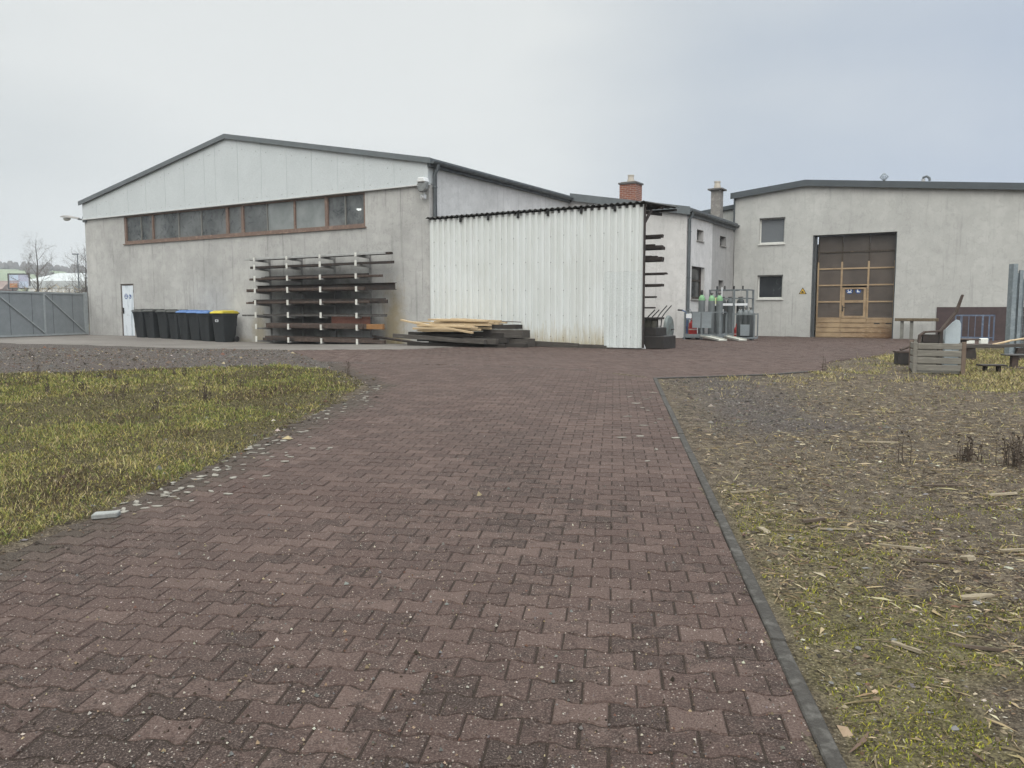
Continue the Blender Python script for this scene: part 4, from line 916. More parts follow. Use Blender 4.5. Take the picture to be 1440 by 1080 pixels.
# dark base beams
plank(BLACKW, 1.45, -1.15, g_ + .05, 3.3, .12, .10, .03, 0, 'blackened beam lowest at the front of the timber pile', PG, 'beam', 'beam')
plank(BLACKW, 1.9, -.75, g_ + .05, 3.4, .14, .10, -.04, 0, 'blackened beam on the ground in the middle under the timber pile', PG, 'beam', 'beam')
plank(BLACKW, 1.8, -.35, g_ + .05, 3.4, .14, .10, .02, 0, 'blackened beam on the ground at the back under the timber pile', PG, 'beam', 'beam')
plank(OLDW, .95, -1.30, g_ + .21, 3.35, .16, .12, -.055, .035, 'long grey weathered beam jutting out left at the front of the pile', PG, 'beam', 'beam')
plank(OLDW, 2.35, -1.22, g_ + .17, 1.1, .15, .15, -.02, .02, 'short grey weathered beam at the front right of the pile', PG, 'beam', 'beam')
plank(BLACKW, 1.5, -.9, g_ + .19, 3.0, .16, .14, .05, 0, 'dark beam in the second layer in the middle of the pile', PG, 'beam', 'beam')
plank(OLDW, 1.4, -.5, g_ + .19, 3.3, .15, .15, -.02, 0, 'grey beam in the second layer at the back of the pile', PG, 'beam', 'beam')
plank(BLACKW, .85, -1.1, g_ + .33, 2.3, .10, .09, -.06, .02, 'dark beam in the third layer at the front of the pile', PG, 'beam', 'beam')
plank(BLACKW, 1.4, -.65, g_ + .34, 2.8, .2, .12, .03, 0, 'dark beam in the third layer in the middle of the pile', PG, 'beam', 'beam')
for k, (s, t, z, L_, lab) in enumerate([(2.85, -.45, .12, 1.4, 'lowest thick grey block at the right end of the timber pile'), (2.75, -.5, .36, 1.3, 'middle thick grey block at the right end of the timber pile'), (2.35, -.42, .56, 1.5, 'topmost dark flat beam at the right end of the timber pile')]):
    plank(OLDW if k < 2 else BLACKW, s, t, g_ + z, L_, .42, .22 if k < 2 else .12, -.05 + k * .05, 0, lab, PG, 'beam', 'beam')
# fresh pale boards
pl = [(.95, -1.28, .44, 1.45, -.03, .10, .05, .0), (1.0, -.85, .45, 1.7, .04, .09, .05, 0), (1.2, -.55, .46, 2.1, -.02, .10, .05, 0), (1.25, -.35, .53, 2.2, .02, .1, .06, 0), (1.4, -.7, .54, 2.0, -.05, .1, .06, .03),
      (1.25, -.5, .60, 2.3, .03, .09, .05, .02), (1.35, -.3, .63, 2.3, -.01, .12, .06, .02), (1.55, -.55, .66, 2.0, -.03, .09, .05, .03), (1.45, -.35, .69, 2.4, .02, .11, .04, .02), (1.15, -.8, .55, .9, .35, .1, .05, 0), (.8, -.95, .50, .8, -.4, .09, .06, 0)]
pl += [(1.5, -1.0, .73, 1.9, .03, .1, .05, .02), (1.2, -.75, .74, 2.0, -.03, .1, .05, .02), (1.75, -.55, .745, 1.7, .02, .1, .05, .03), (1.0, -1.24, .58, 1.6, .04, .09, .05, .0), (1.65, -1.28, .56, 1.3, .0, .09, .05, .02), (1.9, -.95, .62, 1.3, -.04, .1, .05, .02), (.75, -1.32, .50, 1.3, .02, .09, .06, 0), (1.25, -1.2, .505, 1.5, -.02, .09, .06, 0), (1.05, -1.05, .56, 1.9, .03, .1, .06, 0), (1.35, -.95, .62, 1.9, -.02, .1, .06, .01), (1.45, -.75, .67, 2.0, .02, .1, .06, .01), (1.3, -1.1, .60, 1.5, .0, .08, .05, .02), (1.6, -.9, .69, 1.7, -.03, .09, .05, .03), (.9, -1.1, .45, 1.5, .0, .12, .08, 0), (1.75, -1.15, .48, 1.1, .04, .08, .05, 0)]
for s, t, z, L_, yw, w_, h_, tl in pl:
    plank(PINE, s, t, g_ + z, L_, w_, h_, yw, tl, 'fresh pale board in the upper layers of the timber pile', 'fresh pale boards in the upper layers of the timber pile')
plank(PINE, .35, -1.15, g_ + .60, 1.9, .10, .05, -.12, .14, 'fresh pale board slanting down from the upper left end of the pile', PG)
plank(PINE, 1.15, -1.30, g_ + .53, 2.15, .09, .055, -.08, .115, 'long fresh pale board slanting across the front of the pile', PG)
plank(PINE, .3, -.9, g_ + .66, 1.3, .05, .04, -.02, .03, 'thin pale batten with a dark end jutting out left of the pile', PG)
x, y = wl(2.5, -.3); o = MB().tube([(0, 0, 0), (.9, 0, -.02)], .012, 6).build('steel_rod', RUST, loc=(x, y, g_ + .71), rz=ANG); tag(o, 'thin rusty rod jutting out right over the pale boards', 'rod')
plank(OLDW, 4.35, -.16, lg(4.3, -.2) + .07, 1.6, .06, .14, 0, .02, 'low grey board along the foot of the white sheet wall beside the pile', 'boards along the foot of the white sheet wall')
plank(OLDW, 5.55, -.14, lg(5.5, -.2) + .045, .8, .06, .09, .01, .02, 'short grey board along the foot of the white sheet wall, farther from the pile', 'boards along the foot of the white sheet wall')

# ================================================================== JUNK at the open end of the shelter
dk = thing('machine_base', 'black oily machine base standing behind the end of the white sheet wall', 'machine', wl3(6.85, .75), ANG)
OIL = pm('oily_black_steel', (.022, .020, .019), (.035, .03, .027), 6, .6, bump=.3)
MB().bb(-.55, .55, -.45, .45, 0, .34).bb(-.5, .3, -.4, .4, .34, .56).build('body', OIL, dk, bevel=.015)
MB().bb(-.48, .1, -.3, .3, .56, .78).tube([(.18, -.25, .56), (.18, -.25, .74)], .08, 12).build('motor', pm('dirty_olive_steel', (.06, .058, .045), (.04, .038, .03), 6, .7), dk, bevel=.01)
MB().bb(-.5, .25, -.35, .35, .78, .83).build('top_plate', OIL, dk); MB().prism([(-.04, 0), (.05, 0), (.01, .11)], -.50, -.455).build('paper_tag', WHITE_SIGN, dk)
def hand_truck(lab, s, t, dz, yaw, h_):
    o = thing('hand_truck', lab, 'hand truck', wl3(s, t), ANG + yaw, 'hand trucks at the end of the shelter')
    for sx_ in (-.2, .2): MB().tube([(sx_, .0, .09), (sx_, .06, h_ * .72), (sx_, .16, h_ * .85), (sx_, .34, h_ + .03)], .016, 8).build('handle', BLACKP, o, smooth=True)
    mb = MB()
    for k in range(4): z = .2 + k * h_ * .16; mb.tube([(-.2, .01 + .012 * k, z), (.2, .01 + .012 * k, z)], .012, 6)
    mb.bb(-.22, .22, -.22, .0, .02, .032).build('frame', MILL, o)
    for sx_ in (-.26, .26): mb = MB(); mb.prism([(.1 + .11 * math.cos(2 * math.pi * k / 16), .11 + .11 * math.sin(2 * math.pi * k / 16)) for k in range(16)], sx_ - .025, sx_ + .025, 'x'); mb.build('wheel', BLACKP, o, bevel=.01)
hand_truck('black hand truck with bent handles leaning near the grey steel drum end', 6.45, 2.3, 0, -.9, 1.12)
hand_truck('black hand truck half hidden behind the oily machine base', 6.35, 1.6, 0, -.9, 1.0)
dd = thing('steel_disc', 'large round grey green steel drum end standing on edge by the annex', 'drum end', wl3(6.1, 4.3), ANG + 1.62)
mb = MB(); pr = [(.0, -.05), (.25, -.035), (.40, -.01), (.43, .03), (.43, .08)]
vs = [(0, -.05, .43)]; fs = []
for r_, yy in pr[1:]:
    for k in range(28): a = 2 * math.pi * k / 28; vs.append((r_ * math.cos(a), yy, .43 + r_ * math.sin(a)))
for k in range(28): fs.append((0, 1 + k, 1 + (k + 1) % 28))
for i in range(3):
    for k in range(28): fs.append((1 + i * 28 + k, 29 + i * 28 + k, 29 + i * 28 + (k + 1) % 28, 1 + i * 28 + (k + 1) % 28))
fs.append(tuple(85 + k for k in range(28)))
mb.add(vs, fs).build('dish', pm('grey_green_steel', (.20, .23, .22), (.13, .15, .145), 4, .6, c3=(.10, .095, .07)), dd, smooth=True); MB().lathe([(.05, 0), (.05, .04)], 10).build('boss', MILL, dd).location = (0, -.09, .40)
bp = thing('cycle_pump_stand', 'blue steel post with a black handle beside the annex downpipe', 'stand', wl3(5.2, 8.55), ANG)
BLUEP = pm('blue_paint', (.05, .10, .22), (.035, .07, .16), 6, .5)
MB().tube([(0, 0, .03), (0, 0, .86), (-.06, 0, .98), (-.2, 0, 1.04)], .025, 10).tube([(0, 0, .72), (.28, 0, .72)], .014, 8).build('post', BLUEP, bp, smooth=True); MB().tube([(-.18, 0, 1.035), (-.36, 0, 1.05)], .03, 8).build('grip', BLACKP, bp)
MB().lathe([(.16, 0), (.15, .04), (.05, .08), (.03, .12)], 14).build('base', OIL, bp)
jk = thing('floor_jack', 'small blue and white floor trolley on the ground by the annex wall', 'trolley', wl3(5.45, 8.35), ANG)
MB().bb(-.28, .28, -.12, .12, .05, .09).bb(-.26, -.2, -.1, .1, .09, .18).bb(.18, .24, -.1, .1, .09, .2).bb(-.02, .03, -.1, .1, .09, .16).build('body', pm('pale_blue_paint', (.30, .36, .42), (.2, .24, .3), 7), jk, bevel=.006)
for a in (-.22, .22): MB().tube([(a, -.14, .05), (a, .14, .05)], .05, 12).build('wheel', BLACKP, jk)

# ================================================================== GAS CYLINDERS
CG = pm('grey_cylinder_paint', (.14, .155, .16), (.11, .122, .125), 5, .5, bump=.08); CGREEN = pm('green_shoulder_paint', (.17, .33, .17), (.14, .27, .14), 6, .5, bump=.05); RACKG = pm('grey_frame_paint', (.17, .19, .20), (.12, .135, .14), 6, .6, bump=.15)
PANELG = pm('grey_panel_paint', (.22, .25, .265), (.18, .2, .215), 3, .6, bump=.1); REDP = pm('red_bottle_paint', (.36, .03, .025), (.28, .022, .02), 6, .45, bump=.05)
DCYL = pm('dark_cylinder_paint', (.07, .078, .08), (.05, .056, .058), 6, .5, bump=.08)
def cylinder(lab, s, t, z, body, shoulder, grp, h_=1.45, cap=True):
    o = thing('gas_cylinder', lab, 'gas cylinder', wl(s, t) + (z,), ANG, grp)
    MB().lathe([(.1, 0), (.112, .015), (.115, .03), (.115, h_ - .22)], 20).build('body', body, o, smooth=True)
    MB().lathe([(.115, h_ - .22), (.113, h_ - .17), (.095, h_ - .1), (.06, h_ - .05), (.045, h_ - .03)], 20).build('shoulder', shoulder, o, smooth=True)
    if cap: MB().lathe([(.045, h_ - .03), (.042, h_ + .1), (.035, h_ + .14), (.01, h_ + .15)], 14).build('valve_cap', BLACKP, o, smooth=True)
    else: MB().lathe([(.03, h_ - .03), (.025, h_ + .05)], 10).tube([(-.06, 0, h_ + .04), (.06, 0, h_ + .04)], .018, 8).build('valve', MILL, o)
    return o
R1S, R1T = 5.35, 7.75; z0 = lg(R1S + .5, R1T) ; RX = 1.02
r1 = thing('cylinder_rack', 'open grey steel cylinder rack with flat panels in front of the annex', 'rack', wl(R1S, R1T) + (z0,), ANG)
MB().bb(0, RX + .3, 0, .06, .08, .2).bb(0, RX + .3, .74, .8, .08, .2).bb(0, .06, .0601, .7399, .08, .2).bb(RX + .24, RX + .3, .0601, .7399, .08, .2).bb(.0601, RX + .2399, .0601, .7399, .14, .16).build('deck', RACKG, r1)
for x_, y_ in ((0, 0), (.62, 0), (RX + .25, 0), (0, .74), (RX + .25, .74)): MB().bb(x_ + .002, x_ + .055, y_ + .003, y_ + .055, 0, .08).bb(x_ + .002, x_ + .055, y_ + .003, y_ + .055, .2, .95).build('post', RACKG, r1)
MB().bb(.03, RX + .28, .01, .05, .95, .99).bb(.03, RX + .28, .75, .79, .95, .99).bb(.0, .05, .05, .75, .951, .989).bb(RX + .25, RX + .3, .05, .75, .951, .989).bb(.06, .3, .02, .04, .70, .73).build('rail', RACKG, r1)
MB().tube([(.08, .03, .99), (.12, .03, 1.07), (.22, .03, 1.07), (.26, .03, .99)], .012, 6).build('lifting_eye', RACKG, r1)
MB().bb(.66, 1.0, -.02, -.002, .42, .98).build('panel', PANELG, r1); MB().bb(.32, .615, -.02, -.002, .42, .97).build('panel', PANELG, r1)
MB().bb(.08, .28, .012, .02, .76, .92).build('notice', WHITE_SIGN, r1)
zc = z0 + .161
cylinder('grey gas cylinder with green shoulder alone at the left of the open rack', R1S + .48, R1T + .5, zc, CG, CGREEN, 'green-shouldered gas cylinders in the open rack')
cylinder('grey gas cylinder with green shoulder in the middle of the open rack', R1S + .85, R1T + .46, zc, CG, CGREEN, 'green-shouldered gas cylinders in the open rack', 1.43, False)
cylinder('rightmost grey gas cylinder with green shoulder in the open rack', R1S + 1.12, R1T + .5, zc, CG, CGREEN, 'green-shouldered gas cylinders in the open rack', 1.43, False)
def propane(lab, s, t, z):
    o = thing('propane_bottle', lab, 'gas bottle', wl(s, t) + (z,), ANG, 'red propane bottles')
    MB().lathe([(.13, 0), (.145, .02), (.15, .06), (.15, .34), (.145, .4), (.1, .47), (.05, .49)], 20).build('body', REDP, o, smooth=True)
    MB().lathe([(.151, .18), (.1525, .185), (.1525, .215), (.151, .22)], 20).build('band', pm('pale_band', (.5, .4, .36)), o)
    MB().lathe([(.09, .47), (.09, .58), (.08, .58), (.08, .47)], 14).build('collar', REDP, o); MB().lathe([(.025, .48), (.025, .55)], 8).bb(-.05, .05, -.012, .012, .53, .555).build('valve', PALESTEEL, o)
propane('red propane bottle with white valve at the left of the open cylinder rack', R1S + .22, R1T + .35, zc)
R2S, R2T = 5.25, 10.9; z0 = lg(R2S + .6, R2T)
r2 = thing('cylinder_bundle_frame', 'tall grey steel frame with railed top around a bundle of dark gas cylinders', 'frame', wl(R2S, R2T) + (z0,), ANG)
FW, FD = 1.5, .95
MB().bb(0, FW, 0, FD, .10, .18).build('deck', RACKG, r2)
for x_ in (0, FW - .07):
    for y_ in (0, FD - .07): MB().bb(x_, x_ + .07, y_, y_ + .07, 0, .1).bb(x_, x_ + .07, y_, y_ + .07, .18, 1.86).build('post', RACKG, r2)
MB().bb(.95, 1.01, .0, .06, .18, 1.86).build('post', RACKG, r2)
mb = MB()
for z in (1.5, 1.82):
    for y_ in (.012, FD - .058): mb.bb(.07, .95, y_, y_ + .04, z, z + .04); mb.bb(1.01, FW - .07, y_, y_ + .04, z, z + .04)
    for x_ in (.015, FW - .055): mb.bb(x_, x_ + .04, .07, FD - .07, z, z + .04)
mb.build('rail', RACKG, r2)
MB().bb(.06, .94, -.012, -.0, 1.24, 1.33).bb(1.02, FW, -.012, -.0, 1.24, 1.33).build('white_band', WHITE_SIGN, r2)
MB().bb(.5, .54, -.05, -.013, 1.0, 1.95).build('white_post', WHITE_SIGN, r2)
mb = MB()
for x_ in (.2, .5, .86, 1.2): mb.tube([(x_, .3, 1.83), (x_, .3, 1.98)], .035, 8)
for x_ in (.2, .5, .86, 1.2): MB().tube([(x_, .4, 1.862), (x_, .4, 2.0)], .03, 8).bb(x_ - .03, x_ + .03, .05, .9, 1.825, 1.861).build('lifting_lug', BLACKP, r2)
hs_ = thing('hazard_sign', 'pale yellow sign with black diamond hazard mark on the cylinder bundle frame', 'sign', wl(R2S + .24, R2T - .02) + (z0 + 1.43,), ANG)
MB().bb(-.22, .22, -.006, .004, -.12, .12).build('plate', pm('sign_pale_yellow', (.62, .64, .38), (.55, .57, .34), 6, .5, bump=0), hs_); MB().prism([(-.17, 0), (-.08, -.09), (.01, 0), (-.08, .09)], -.009, -.0062).bb(.06, .18, -.009, -.0062, .02, .04).bb(.06, .18, -.009, -.0062, -.03, -.01).build('symbol', BLK, hs_)
MB().bb(.055, .2, -.0065, -.0061, .055, .1).build('symbol', pm('sign_orange', (.5, .22, .08)), hs_)
for k, (x_, m) in enumerate(((.18, DCYL), (.45, DCYL), (.73, CG), (1.16, DCYL))):
    o = cylinder(['dark grey gas cylinder at the left end in the tall bundle frame', 'dark grey gas cylinder with white paper label in the tall bundle frame', 'lighter grey gas cylinder in the middle of the tall bundle frame', 'dark grey gas cylinder at the right end in the tall bundle frame'][k], R2S + x_, R2T + .4, z0 + .181, m, m, 'gas cylinders in the bundle frame', 1.35, False)
    if k in (1, 3): MB().bb(-.06, .06, -.125, -.1155, .75, .93).build('paper_label', WHITE_SIGN, o)
for k, (x_, y_) in enumerate(((.32, .74), (.6, .74), (1.0, .74))): cylinder('dark grey gas cylinder in the back row of the tall bundle frame', R2S + x_, R2T + y_, z0 + .181, DCYL, DCYL, 'back row gas cylinders in the bundle frame', 1.35, False)
propane('red propane bottle half hidden between the two cylinder racks', R1S + 1.5, R1T + 1.6, lg(R1S + 1.5, R1T + 1.6))
r3 = thing('front_crate_frame', 'small grey steel cage of short cylinders before the bundle frame', 'cage', wl3(6.75, 8.9), ANG)
MB().bb(0, .8, 0, .5, .04, .1).bb(0, .04, 0, .04, .1, .95).bb(.76, .8, 0, .04, .1, .95).bb(0, .04, .46, .5, .1, .95).bb(.76, .8, .46, .5, .1, .95).bb(.04, .76, .01, .03, .9, .94).bb(.04, .76, .47, .49, .9, .94).bb(.1, .2, .1, .2, 0, .04).bb(.6, .7, .1, .2, 0, .04).build('frame', RACKG, r3)
MB().bb(.3, .62, -.02, -.001, .15, .55).build('panel', PANELG, r3)
for k, x_ in enumerate((.2, .45, .66)): cylinder(['short dark gas cylinder at the left of the small cage', 'short dark gas cylinder in the middle of the small cage', 'short dark gas cylinder at the right of the small cage'][k], 6.75 + x_ * .8 + .05, 8.9 + .25, lg(6.75, 8.9) + .101, DCYL, CG, 'short cylinders in the small cage', 1.0, False)
RAMP = pm('pale_ramp', (.44, .44, .40), (.34, .34, .30), 6, .7)
for s, t, yaw, lab in ((6.55, 7.35, -.75, 'pale loading ramp board on the ground, the nearer one by the cylinder rack'), (7.0, 8.15, -.75, 'pale loading ramp board on the ground, the farther one by the cylinder rack')):
    o = MB().box((0, 0, 0), (1.25, .32, .03)).bb(-.62, .62, -.165, -.14, .015, .045).bb(-.62, .62, .14, .165, .015, .045).build('ramp_board', RAMP, loc=wl3(s, t, .085)); o.rotation_euler = (0, .09, ANG + yaw); tag(o, lab, 'ramp', 'pale ramp boards')

# ================================================================== RIGHT: guard rail, scrap and timber
gr = thing('guard_rail', 'low rusty guard rail on two steel posts against the workshop wall', 'guard rail', wl3(11.4, 15.05), ANG)
RAILM = pm('mossy_rusty_rail', (.15, .12, .075), (.10, .075, .05), 6, .9, bump=.4, c3=(.2, .18, .12))
MB().bb(.02, 1.55, -.04, .04, .70, .82).build('rail', RAILM, gr, bevel=.01)
for x_ in (.28, .62): MB().bb(x_ - .06, x_ + .06, .041, .12, 0, .8).bb(x_ - .09, x_ + .09, .0, .16, .0, .02).build('post', pm('grey_post', (.2, .2, .18), (.13, .125, .11), 6, .8), gr)
# timber crate
CRW = pm('weathered_crate_wood', (.23, .215, .185), (.15, .14, .12), 3, .9, bump=.5, c3=(.29, .275, .24), stretch=(.7, 6, 10)); CRP = pm('crate_post_wood', (.17, .125, .095), (.12, .09, .07), 5, .9, bump=.4, stretch=(8, 8, .8))
ct = thing('timber_crate', 'weathered open-topped timber crate on the grass at the yard edge', 'crate', (7.42, 14.72, Gz(7.8, 14.8)), math.atan2(-.31, .80))
CW, CD, CH = .86, .75, .57
for x_, y_, m in ((.0, 0, CRW), (CW - .07, 0, CRP), (.0, CD - .07, CRP), (CW - .07, CD - .07, CRP)): MB().bb(x_, x_ + .07, y_, y_ + .07, -.06, CH + random.uniform(0, .03)).build('post', m, ct, bevel=.006)
for k in range(4):
    z = .05 + k * .132
    for y_ in (.005, CD - .035): MB().bb(.071, CW - .071, y_, y_ + .028, z, z + .108).build('board', CRW, ct, bevel=.005)
    for x_ in (.01, CW - .04): MB().bb(x_, x_ + .028, .071, CD - .071, z, z + .108).build('board', CRW, ct, bevel=.005)
MB().bb(.04, CW - .04, .04, CD - .04, .0, .03).build('floor', CRW, ct)
MB().bb(.072, CW - .072, CD - .10, CD - .0705, CH - .03, CH + .04).build('board', CRW, ct, bevel=.005)
cxy = lambda u, v_: tuple(Vector((7.42, 14.72, 0)) + Matrix.Rotation(math.atan2(-.31, .80), 3, 'Z') @ Vector((u, v_, 0)))
# bent channel rails standing in the crate
ch = thing('bent_channel', 'rusty double steel channel bent upwards, standing in the timber crate', 'steel channel', (7.66, 15.0, Gz(7.66, 15.0)), -.25)
for k, y_ in enumerate((0, .09)):
    pts = [(.0, y_, .50), (.02, y_, .68), (.1, y_, .745), (.37, y_, .76), (.62, y_, 1.12), (.70 + .02 * k, y_, 1.43)]
    mb = MB()
    for a, b in zip(pts[:-1], pts[1:]):
        d = (Vector(b) - Vector(a)); L_ = d.length; mid = (Vector(a) + Vector(b)) / 2; mb.box(mid, (L_ + .02, .055, .035), ry=-math.atan2(d.z, d.x))
    mb.build('channel', RUST, ch, bevel=.004)
MB().bb(.34, .40, -.02, .11, .03, .75).bb(.06, .36, .0, .09, .55, .70).build('channel_bracket', RUSTDARK, ch, bevel=.004)
gs = thing('galvanised_hood', 'pale galvanised sheet with rounded top standing in the timber crate', 'sheet metal', (8.28, 14.98, Gz(8.28, 14.98)), -.3)
MB().prism([(-.13, .06), (.13, .06), (.13, .90), (.10, .97), (.05, .985), (-.02, .93), (-.13, .80)], 0, .03).bb(-.13, -.11, .03, .16, .06, .79).bb(.11, .13, .03, .16, .06, .88).build('sheet', pm('pale_galvanised', (.46, .52, .55), (.38, .43, .46), 5, .4, metal=.25, bump=.1), gs, bevel=.004)
MB().box((0, .06, .42), (.03, .12, .03)).build('stiffener', GALV, gs)
FOAM = pm('yellowed_foam', (.55, .45, .25), (.48, .40, .24), 9); FOAMW = pm('white_foam', (.70, .70, .66), (.6, .6, .56), 9)
bx = thing('rusty_box', 'dark rusty steel box left of the timber crate', 'box', (8.22, 16.65, Gz(8.2, 16.65)), -.2)
MB().bb(-.17, .17, -.15, -.12, 0, .24).bb(-.17, .17, .12, .15, 0, .24).bb(-.17, -.14, -.12, .12, 0, .24).bb(.14, .17, -.12, .12, 0, .24).bb(-.14, .14, -.12, .12, 0, .02).build('body', OIL, bx); MB().bb(-.2, .2, -.16, .16, .24, .275).build('lid', RUST, bx)
o = MB().tube([(-.1, 0, .3), (.4, .1, .46)], .03, 8).build('bent_tube', RUST, loc=(8.22, 16.65, Gz(8.2, 16.6)), rz=0); tag(o, 'short rusty tube lying slanted on the dark steel box by the crate', 'tube')
o = MB(); o.prism([(.17 * math.cos(2 * math.pi * k / 18), .17 + .17 * math.sin(2 * math.pi * k / 18)) for k in range(18)], -.05, .05, 'x'); o = o.build('tyre', BLACKP, loc=(8.05, 15.6, Gz(8.05, 15.6)), rz=.5, bevel=.03); tag(o, 'small black tyre standing against the left side of the timber crate', 'tyre')
# low scrap table with foam and beam
tb = thing('steel_table', 'rusty steel plate on a dark I-beam stub behind the timber crate', 'table', (9.6, 17.0, Gz(9.6, 17)), -.15)
MB().bb(-.29, .29, -.2, .2, .50, .53).build('tabletop', RUST, tb, bevel=.004); MB().bb(-.11, .11, -.06, .06, 0, .015).bb(-.11, .11, -.06, .06, .485, .499).bb(-.09, .09, -.012, .012, .015, .485).build('leg', OIL, tb)
o = plank(OLDW, 0, 0, 0, 2.0, .14, .07, 0, 0, 'grey timber beam on trestle legs behind the crate', None, 'beam', 'beam'); o.location = (10.9, 17.95, Gz(10.9, 18) + .33); o.rotation_euler = (0, -.02, .1)
for k, (x_, y_) in enumerate(((10.3, 17.9), (11.5, 18.0))):
    o = MB().prism([(-.14, 0), (.14, 0), (.09, .29), (-.09, .29)], -.05, .05).build('trestle_block', RUSTDARK, loc=(x_, y_, Gz(x_, y_)), bevel=.006); tag(o, ['dark tapered block under the left end of the timber beam', 'dark tapered block under the right end of the timber beam'][k], 'block')
for (x_, y_, z_, d_, m, lab, c_) in ((10.25, 17.93, .40, (.26, .12, .12), FOAMW, 'longer white foam block on the timber beam behind the crate', 'foam block'), (10.62, 17.95, .405, (.16, .12, .13), FOAMW, 'shorter white foam block on the timber beam behind the crate', 'foam block'), (8.62, 15.8, .0, (.5, .5, .46), CRW, 'low weathered wooden box standing just behind the timber crate', 'box')):
    if c_ == 'box':
        o = MB().holed(-.25, .25, 0, .46, [(-.2, .2, .1, .2), (-.2, .2, .28, .38)], -.25, -.2).bb(-.25, .25, .2, .25, 0, .46).bb(-.25, -.2, -.2, .2, 0, .46).bb(.2, .25, -.2, .2, 0, .46).bb(-.2, .2, -.2, .2, .42, .455).build('wooden_box', m, loc=(x_, y_, Gz(x_, y_)), rz=-.2, bevel=.005); tag(o, lab, c_)
    else: o = MB().box((0, 0, 0), d_).build('foam_block', m, loc=(x_, y_, Gz(x_, y_) + z_ + .03), rz=random.uniform(-.3, .3), bevel=.012); tag(o, lab, c_)
o = MB().box((0, 0, 0), (.13, .1, .1)).build('foam_block', FOAM, loc=(8.55, 15.75, Gz(8.6, 15.8) + .51), rz=.4, bevel=.012); tag(o, 'small yellowed foam block on the low wooden box behind the crate', 'foam block')
o = plank(PINE, 0, 0, 0, 1.3, .07, .03, 0, 0, 'pale split board lying over the end of the trestle beam', None); o.location = (11.65, 18.6, Gz(11.6, 18.6) + .42); o.rotation_euler = (0, -.1, .45)
for (x_, y_, w_, lab, h_) in ((10.1, 16.0, .42, 'T-shaped rusty steel stand with flat grey top right of the crate', .25), (9.05, 15.0, .46, 'low rusty steel bench with short legs in the grass right of the crate', .12)):
    o = thing('steel_stand', lab, 'steel stand', (x_, y_, Gz(x_, y_)), -.12)
    MB().bb(-w_ / 2, w_ / 2, -.12, .12, h_, h_ + .03).build('top', MILL if h_ > .2 else RUSTDARK, o, bevel=.004)
    if h_ > .2: MB().bb(-.06, .06, -.05, .05, 0, h_).bb(-.2, .2, -.1, .1, -.01, .015).build('leg', RUST, o)
    else:
        for a in (-.14, .1): MB().bb(a, a + .05, -.05, .05, -.02, h_).build('leg', RUSTDARK, o)
# blue stillage frame
bf = thing('blue_stillage', 'blue steel stillage frame with upright bars before the brown plinth', 'stillage', (16.35, 29.5, Gz(16.35, 29.5)), math.atan2(-.8, .82) * .98)
BW = 1.14
BLUEF = pm('worn_blue_paint', (.13, .18, .27), (.09, .12, .18), 6, .6, c3=(.2, .25, .32))
MB().bb(0, BW, 0, .04, .91, .96).bb(.0401, BW - .0401, 0, .04, .1, .14).bb(0, BW, .7, .74, .91, .96).bb(.0401, BW - .0401, .7, .74, .1, .14).bb(0, .04, .0401, .6999, .915, .955).bb(BW - .04, BW, .0401, .6999, .915, .955).build('rail', BLUEF, bf)
for x_ in (0, BW - .04):
    for y_ in (0, .7): MB().bb(x_, x_ + .04, y_, y_ + .04, 0, .909).build('post', BLUEF, bf)
for x_ in (.23, .45, .66, .88): MB().bb(x_, x_ + (.06 if x_ > .8 else .018), .01, .03, .141, .909).build('bar', BLUEF, bf)
# galvanised mesh panels leaning at the frame edge
mesh_m = pm('dull_galvanised', (.27, .31, .33), (.19, .22, .24), 5, .55, metal=.35, bump=.2, c3=(.33, .37, .39))
def mesh_panel(lab, x, y, h_, rz, wdt):
    o = thing('mesh_fence_panel', lab, 'fence panel', (x, y, Gz(x, y)), rz, 'galvanised fence panels stood on end')
    mb = MB().prism([(-.06, -.09), (.05, -.09), (.05, -.06), (-.02, -.04), (-.02, .04), (.05, .06), (.05, .09), (-.06, .09)], 0, h_, 'z'); mb.build('post', mesh_m, o)
    mb = MB().prism([(wdt - .05, -.05), (wdt + .05, -.05), (wdt + .05, .05), (wdt - .05, .05)], 0, h_ - .1, 'z'); mb.build('post', mesh_m, o)
    for k in range(1, 6): x1 = wdt * k / 7 * (.8 + .06 * k); MB().prism([(x1 - .045, -.03), (x1 + .045, -.03), (x1 + .03, .03), (x1 - .03, .03)], .02, h_ - .12 - .03 * k, 'z').build('upright', mesh_m, o)
    mb = MB()
    for k in range(10): z = .12 + k * (h_ - .3) / 9; mb.tube([(.05, 0, z), (wdt - .05, 0, z)], .006, 5)
    k = .1
    while k < wdt - .06: mb.tube([(k, .008, .1), (k, .008, h_ - .16)], .005, 5); k += .05
    mb.build('wire_mesh', mesh_m, o)
mesh_panel('tallest galvanised fence panel on end at the far right, front one', 12.36, 19.8, 2.26, .05, 1.6)
mesh_panel('galvanised fence panel on end behind the tallest front panel', 12.53, 20.0, 2.05, .05, 1.6)
mesh_panel('shortest galvanised fence panel on end, rearmost of the stack', 12.68, 20.25, 1.92, .05, 1.6)

